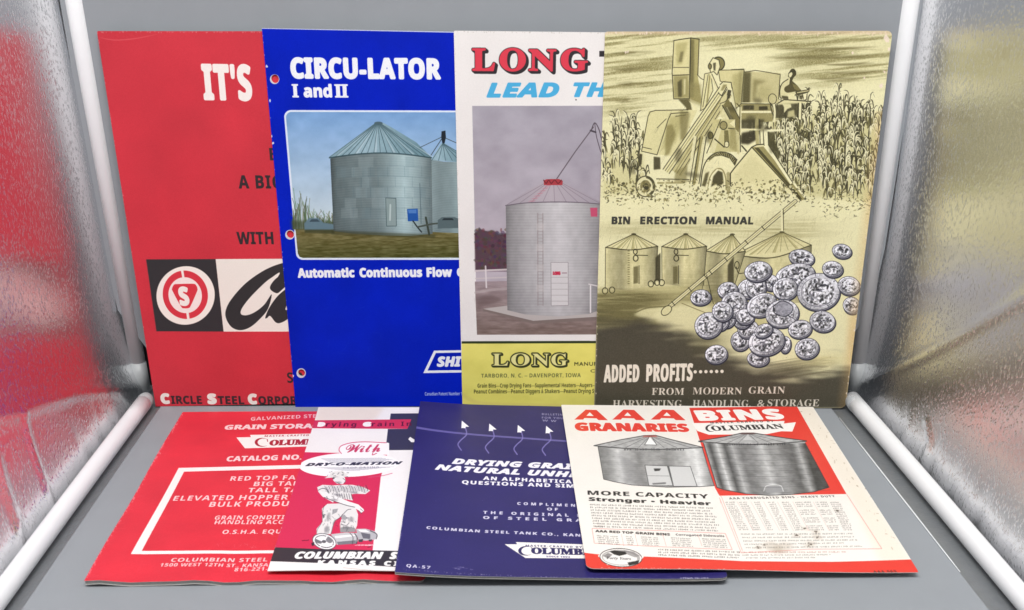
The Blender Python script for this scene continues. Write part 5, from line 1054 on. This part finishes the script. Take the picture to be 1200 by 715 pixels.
    for k in range(3): A.micro((660 + 635 / 5.714, 565 + (462 + k * 18) / 5.714), (660 + 1190 / 5.714, 565 + (478 + k * 19) / 5.714), 2, (80, 74, 72), .8, 90 + k)
    # band along the foot
    A.fill([(684, 649), (702, 650.8), (760, 653.4), (870, 658.2), (975, 657.6), (1068, 655), (1090, 690), (684, 690)], RD)
    A.text("AAA 563", (860 + 860 / 5.217, 565 + 549 / 5.217), (860 + 1000 / 5.217, 565 + 546 / 5.217), 2.8, (60, 30, 28), 'sansb', sp=1.2)
    A.micro((660 + 640 / 5.714, 565 + 604 / 5.714), (660 + 780 / 5.714, 565 + 606 / 5.714), 1.4, (240, 200, 190), .7, 99)
    ec = (660 + 386 / 5.714, 565 + 512 / 5.714)
    A.fill([(ec[0] - 27, ec[1] - 2), (ec[0] - 20, ec[1] - 8), (ec[0] + 20, ec[1] - 7), (ec[0] + 27, ec[1] - 1), (ec[0] + 18, ec[1] + 9), (ec[0] - 16, ec[1] + 9)], (238, 234, 230)); A.fill(ell(*ec, 24.8, 11.2, 3), (238, 234, 230)); A.stroke([tuple(u) for u in ell(*ec, 24.6, 11, 3)], .9, (50, 46, 48), .9); A.fill(ell(*ec, 22.6, 9.6, 3), (176, 172, 170)); A.fill(ell(ec[0] - 1, ec[1] + .5, 20, 8, 3), (232, 229, 226))
    A.fill(e((310, 470), (340, 462), (420, 470), (425, 488), (375, 500), (340, 490)), (44, 42, 44)); A.fill(e((430, 545), (510, 530), (500, 555), (440, 568)), (48, 46, 48)); A.fill(e((265, 500), (300, 480), (330, 490), (300, 520)), (120, 116, 116), .8); A.fill(e((400, 460), (470, 470), (515, 500), (480, 510), (430, 490)), (130, 126, 126), .7)
    A.text("Forty Years", (ec[0] - 17, ec[1] + 1.6), (ec[0] + 12, ec[1] + 2.8), 3, (60, 56, 58), 'serifbi')
    # tables right
    A.stroke([(843.5, 584), (845, 590)], .4, LR); A.stroke(e((1035, 75), (1060, 100), (1200, 460)), .5, LR, .9, sm=False); A.stroke(f((690, 75), (905, 405), (470, 408), (45, 435)), .6, LR, .9, sm=False); A.stroke([(843, 583), (868.5, 648)], .5, LR, .8, sm=False)
    A.text("AAA CORRUGATED BINS - HEAVY DUTY", (855, 585.4), (979, 582.6), 2.3, (70, 60, 58), 'sansb', sp=1.25)
    for j in range(15):
        y = 589.6 + j * 2.28; sk = j * 1.12
        for k, (x0, x1) in enumerate(((850, 862), (866, 876), (884, 891), (900, 908), (916, 926), (932, 950), (956, 969), (973, 985))):
            if k in (5, 6) and j % 4 == 3: continue
            A.micro((x0 + sk, y), (x1 + sk + .6, y - .2), 1.6, (104, 97, 94), .72, 200 + j * 9 + k)
    for x in (864, 880, 895, 911, 929, 953): A.stroke([(x, 588), (x + 19, 622)], .35, LR, .5, sm=False)
    for j in range(5): A.micro((868 + j * 1.5, 627 + j * 4), (1000 + j * 3 - (20 if j == 3 else 0), 626 + j * 3.6), 1.8, (104, 98, 94), .7, 300 + j)
    for j in range(3): A.micro((866 + j * 4, 648.5 + j * 3.3), (993 - j * 18, 647 + j * 3.3), 1.8, (150, 90, 84) if j == 0 else (104, 98, 94), .7, 320 + j)
    g = random.Random(6)
    for x, y, r in ((437, 284, 14), (500, 303, 16), (510, 335, 20), (465, 380, 22), (185, 385, 8), (152, 402, 16), (385, 325, 14), (630, 175, 10), (300, 402, 40), (240, 400, 40)):
        px, py = 860 + x / 5.217, 565 + y / 5.217
        A.fill(ell(px, py, r / 5.217 * 1.5, r / 5.217 * .8, g.uniform(-20, 20), 14), (130, 110, 84), .2, soft=6)
        if r < 23:
            for k in range(5): A.fill(ell(px + g.gauss(0, r / 14), py + g.gauss(0, r / 22), g.uniform(.4, 1.5), g.uniform(.3, .8), 0, 8), (70, 58, 46), .7)
    for k in range(70):
        t = g.random(); x = 950 + 110 * t + g.uniform(-14, 12); y = 480 + 165 * t; A.fill(ell(x, y, g.uniform(.4, 2.4), g.uniform(.2, .9), g.uniform(0, 90), 8), (150, 128, 100), g.uniform(.1, .45))
    chips(A, along((688, 667), (1076, 670.5), 60, .25, 4), (236, 220, 212), .6, 3, .7)
    A.grain(.03, 9)
    return A.material('flyer_front', .4)
# ------------------------------------------------------------------ put the printed matter in place
def bholes():
    Hm = hom(*FR['blue']); r = []
    for x, y in ((322.3, 92.4), (340.2, 274.6), (353.4, 436.8)):
        q = Hm @ np.array([x, y, 1.]); r.append((q[0] / q[2] / CW * .2159, (1 - q[1] / q[2] / CH) * .28548, .0029))
    return r
booklet('red', 'brochure', 'red brochure with black and white emblem panel, standing at the far left', 'brochure', art_red(), .0012, taper=.0165, radii=(0, 0, 0, .0012))
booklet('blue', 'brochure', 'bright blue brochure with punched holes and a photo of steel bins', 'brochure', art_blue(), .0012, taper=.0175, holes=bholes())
booklet('white', 'brochure', 'white brochure with yellow foot, red title and photo of one silver bin', 'brochure', art_white(), .0012, taper=.0105, radii=(0, 0, 0, .001))
booklet('manual', 'manual', 'worn olive manual with inked harvester drawing and silver coins, standing at the right', 'manual', art_manual(), .0017, CREAM, radii=(.002, .0045, .004, .002))
booklet('catalog', 'catalog', 'red catalog with white framed list, lying under the other pamphlets at front left', 'catalog', art_catalog(), .0030, GREYP,
        deform=lambda u, v: math.exp(-v / .08) * (.0007 * math.sin(u * 24 + .6) + .0004 * math.sin(u * 41)) - .0004 * math.exp(-v / .05) + .0006 * math.sin(v * 11) * math.exp(-u / .2), radii=(.001, .004, .003, .001))
booklet('leaflet', 'leaflet', 'pink and white leaflet with a drawing of a farmer in a straw hat', 'leaflet', art_leaflet(), .0006, pages=False, cov=.0004,
        deform=lambda u, v: .0010 * math.exp(-v / .07) * (1 + math.sin(u * 9)) * .5 + .0008 * math.exp(-(1 - v) / .05))
booklet('booklet', 'booklet', 'dark purple booklet with four white arrowheads, lying beside the leaflet', 'booklet', art_booklet(), .0018, GREYP, radii=(.001, .004, .002, .001),
        deform=lambda u, v: .0022 * max(0, .3 - u) ** 2 / .09 + .0020 * math.exp(-(1 - u) / .12) * (1 - v) ** 2)
booklet('flyer', 'flyer', 'white and red flyer picturing two grey grain bins, lying at front right', 'flyer', art_flyer(), .0006, pages=False, cov=.0004, radii=(.005, .001, .001, .001),
        deform=lambda u, v: .0012 * math.exp(-u / .1) * math.exp(-v / .2) + .0010 * math.sin(u * 5.5) * math.exp(-v / .1))
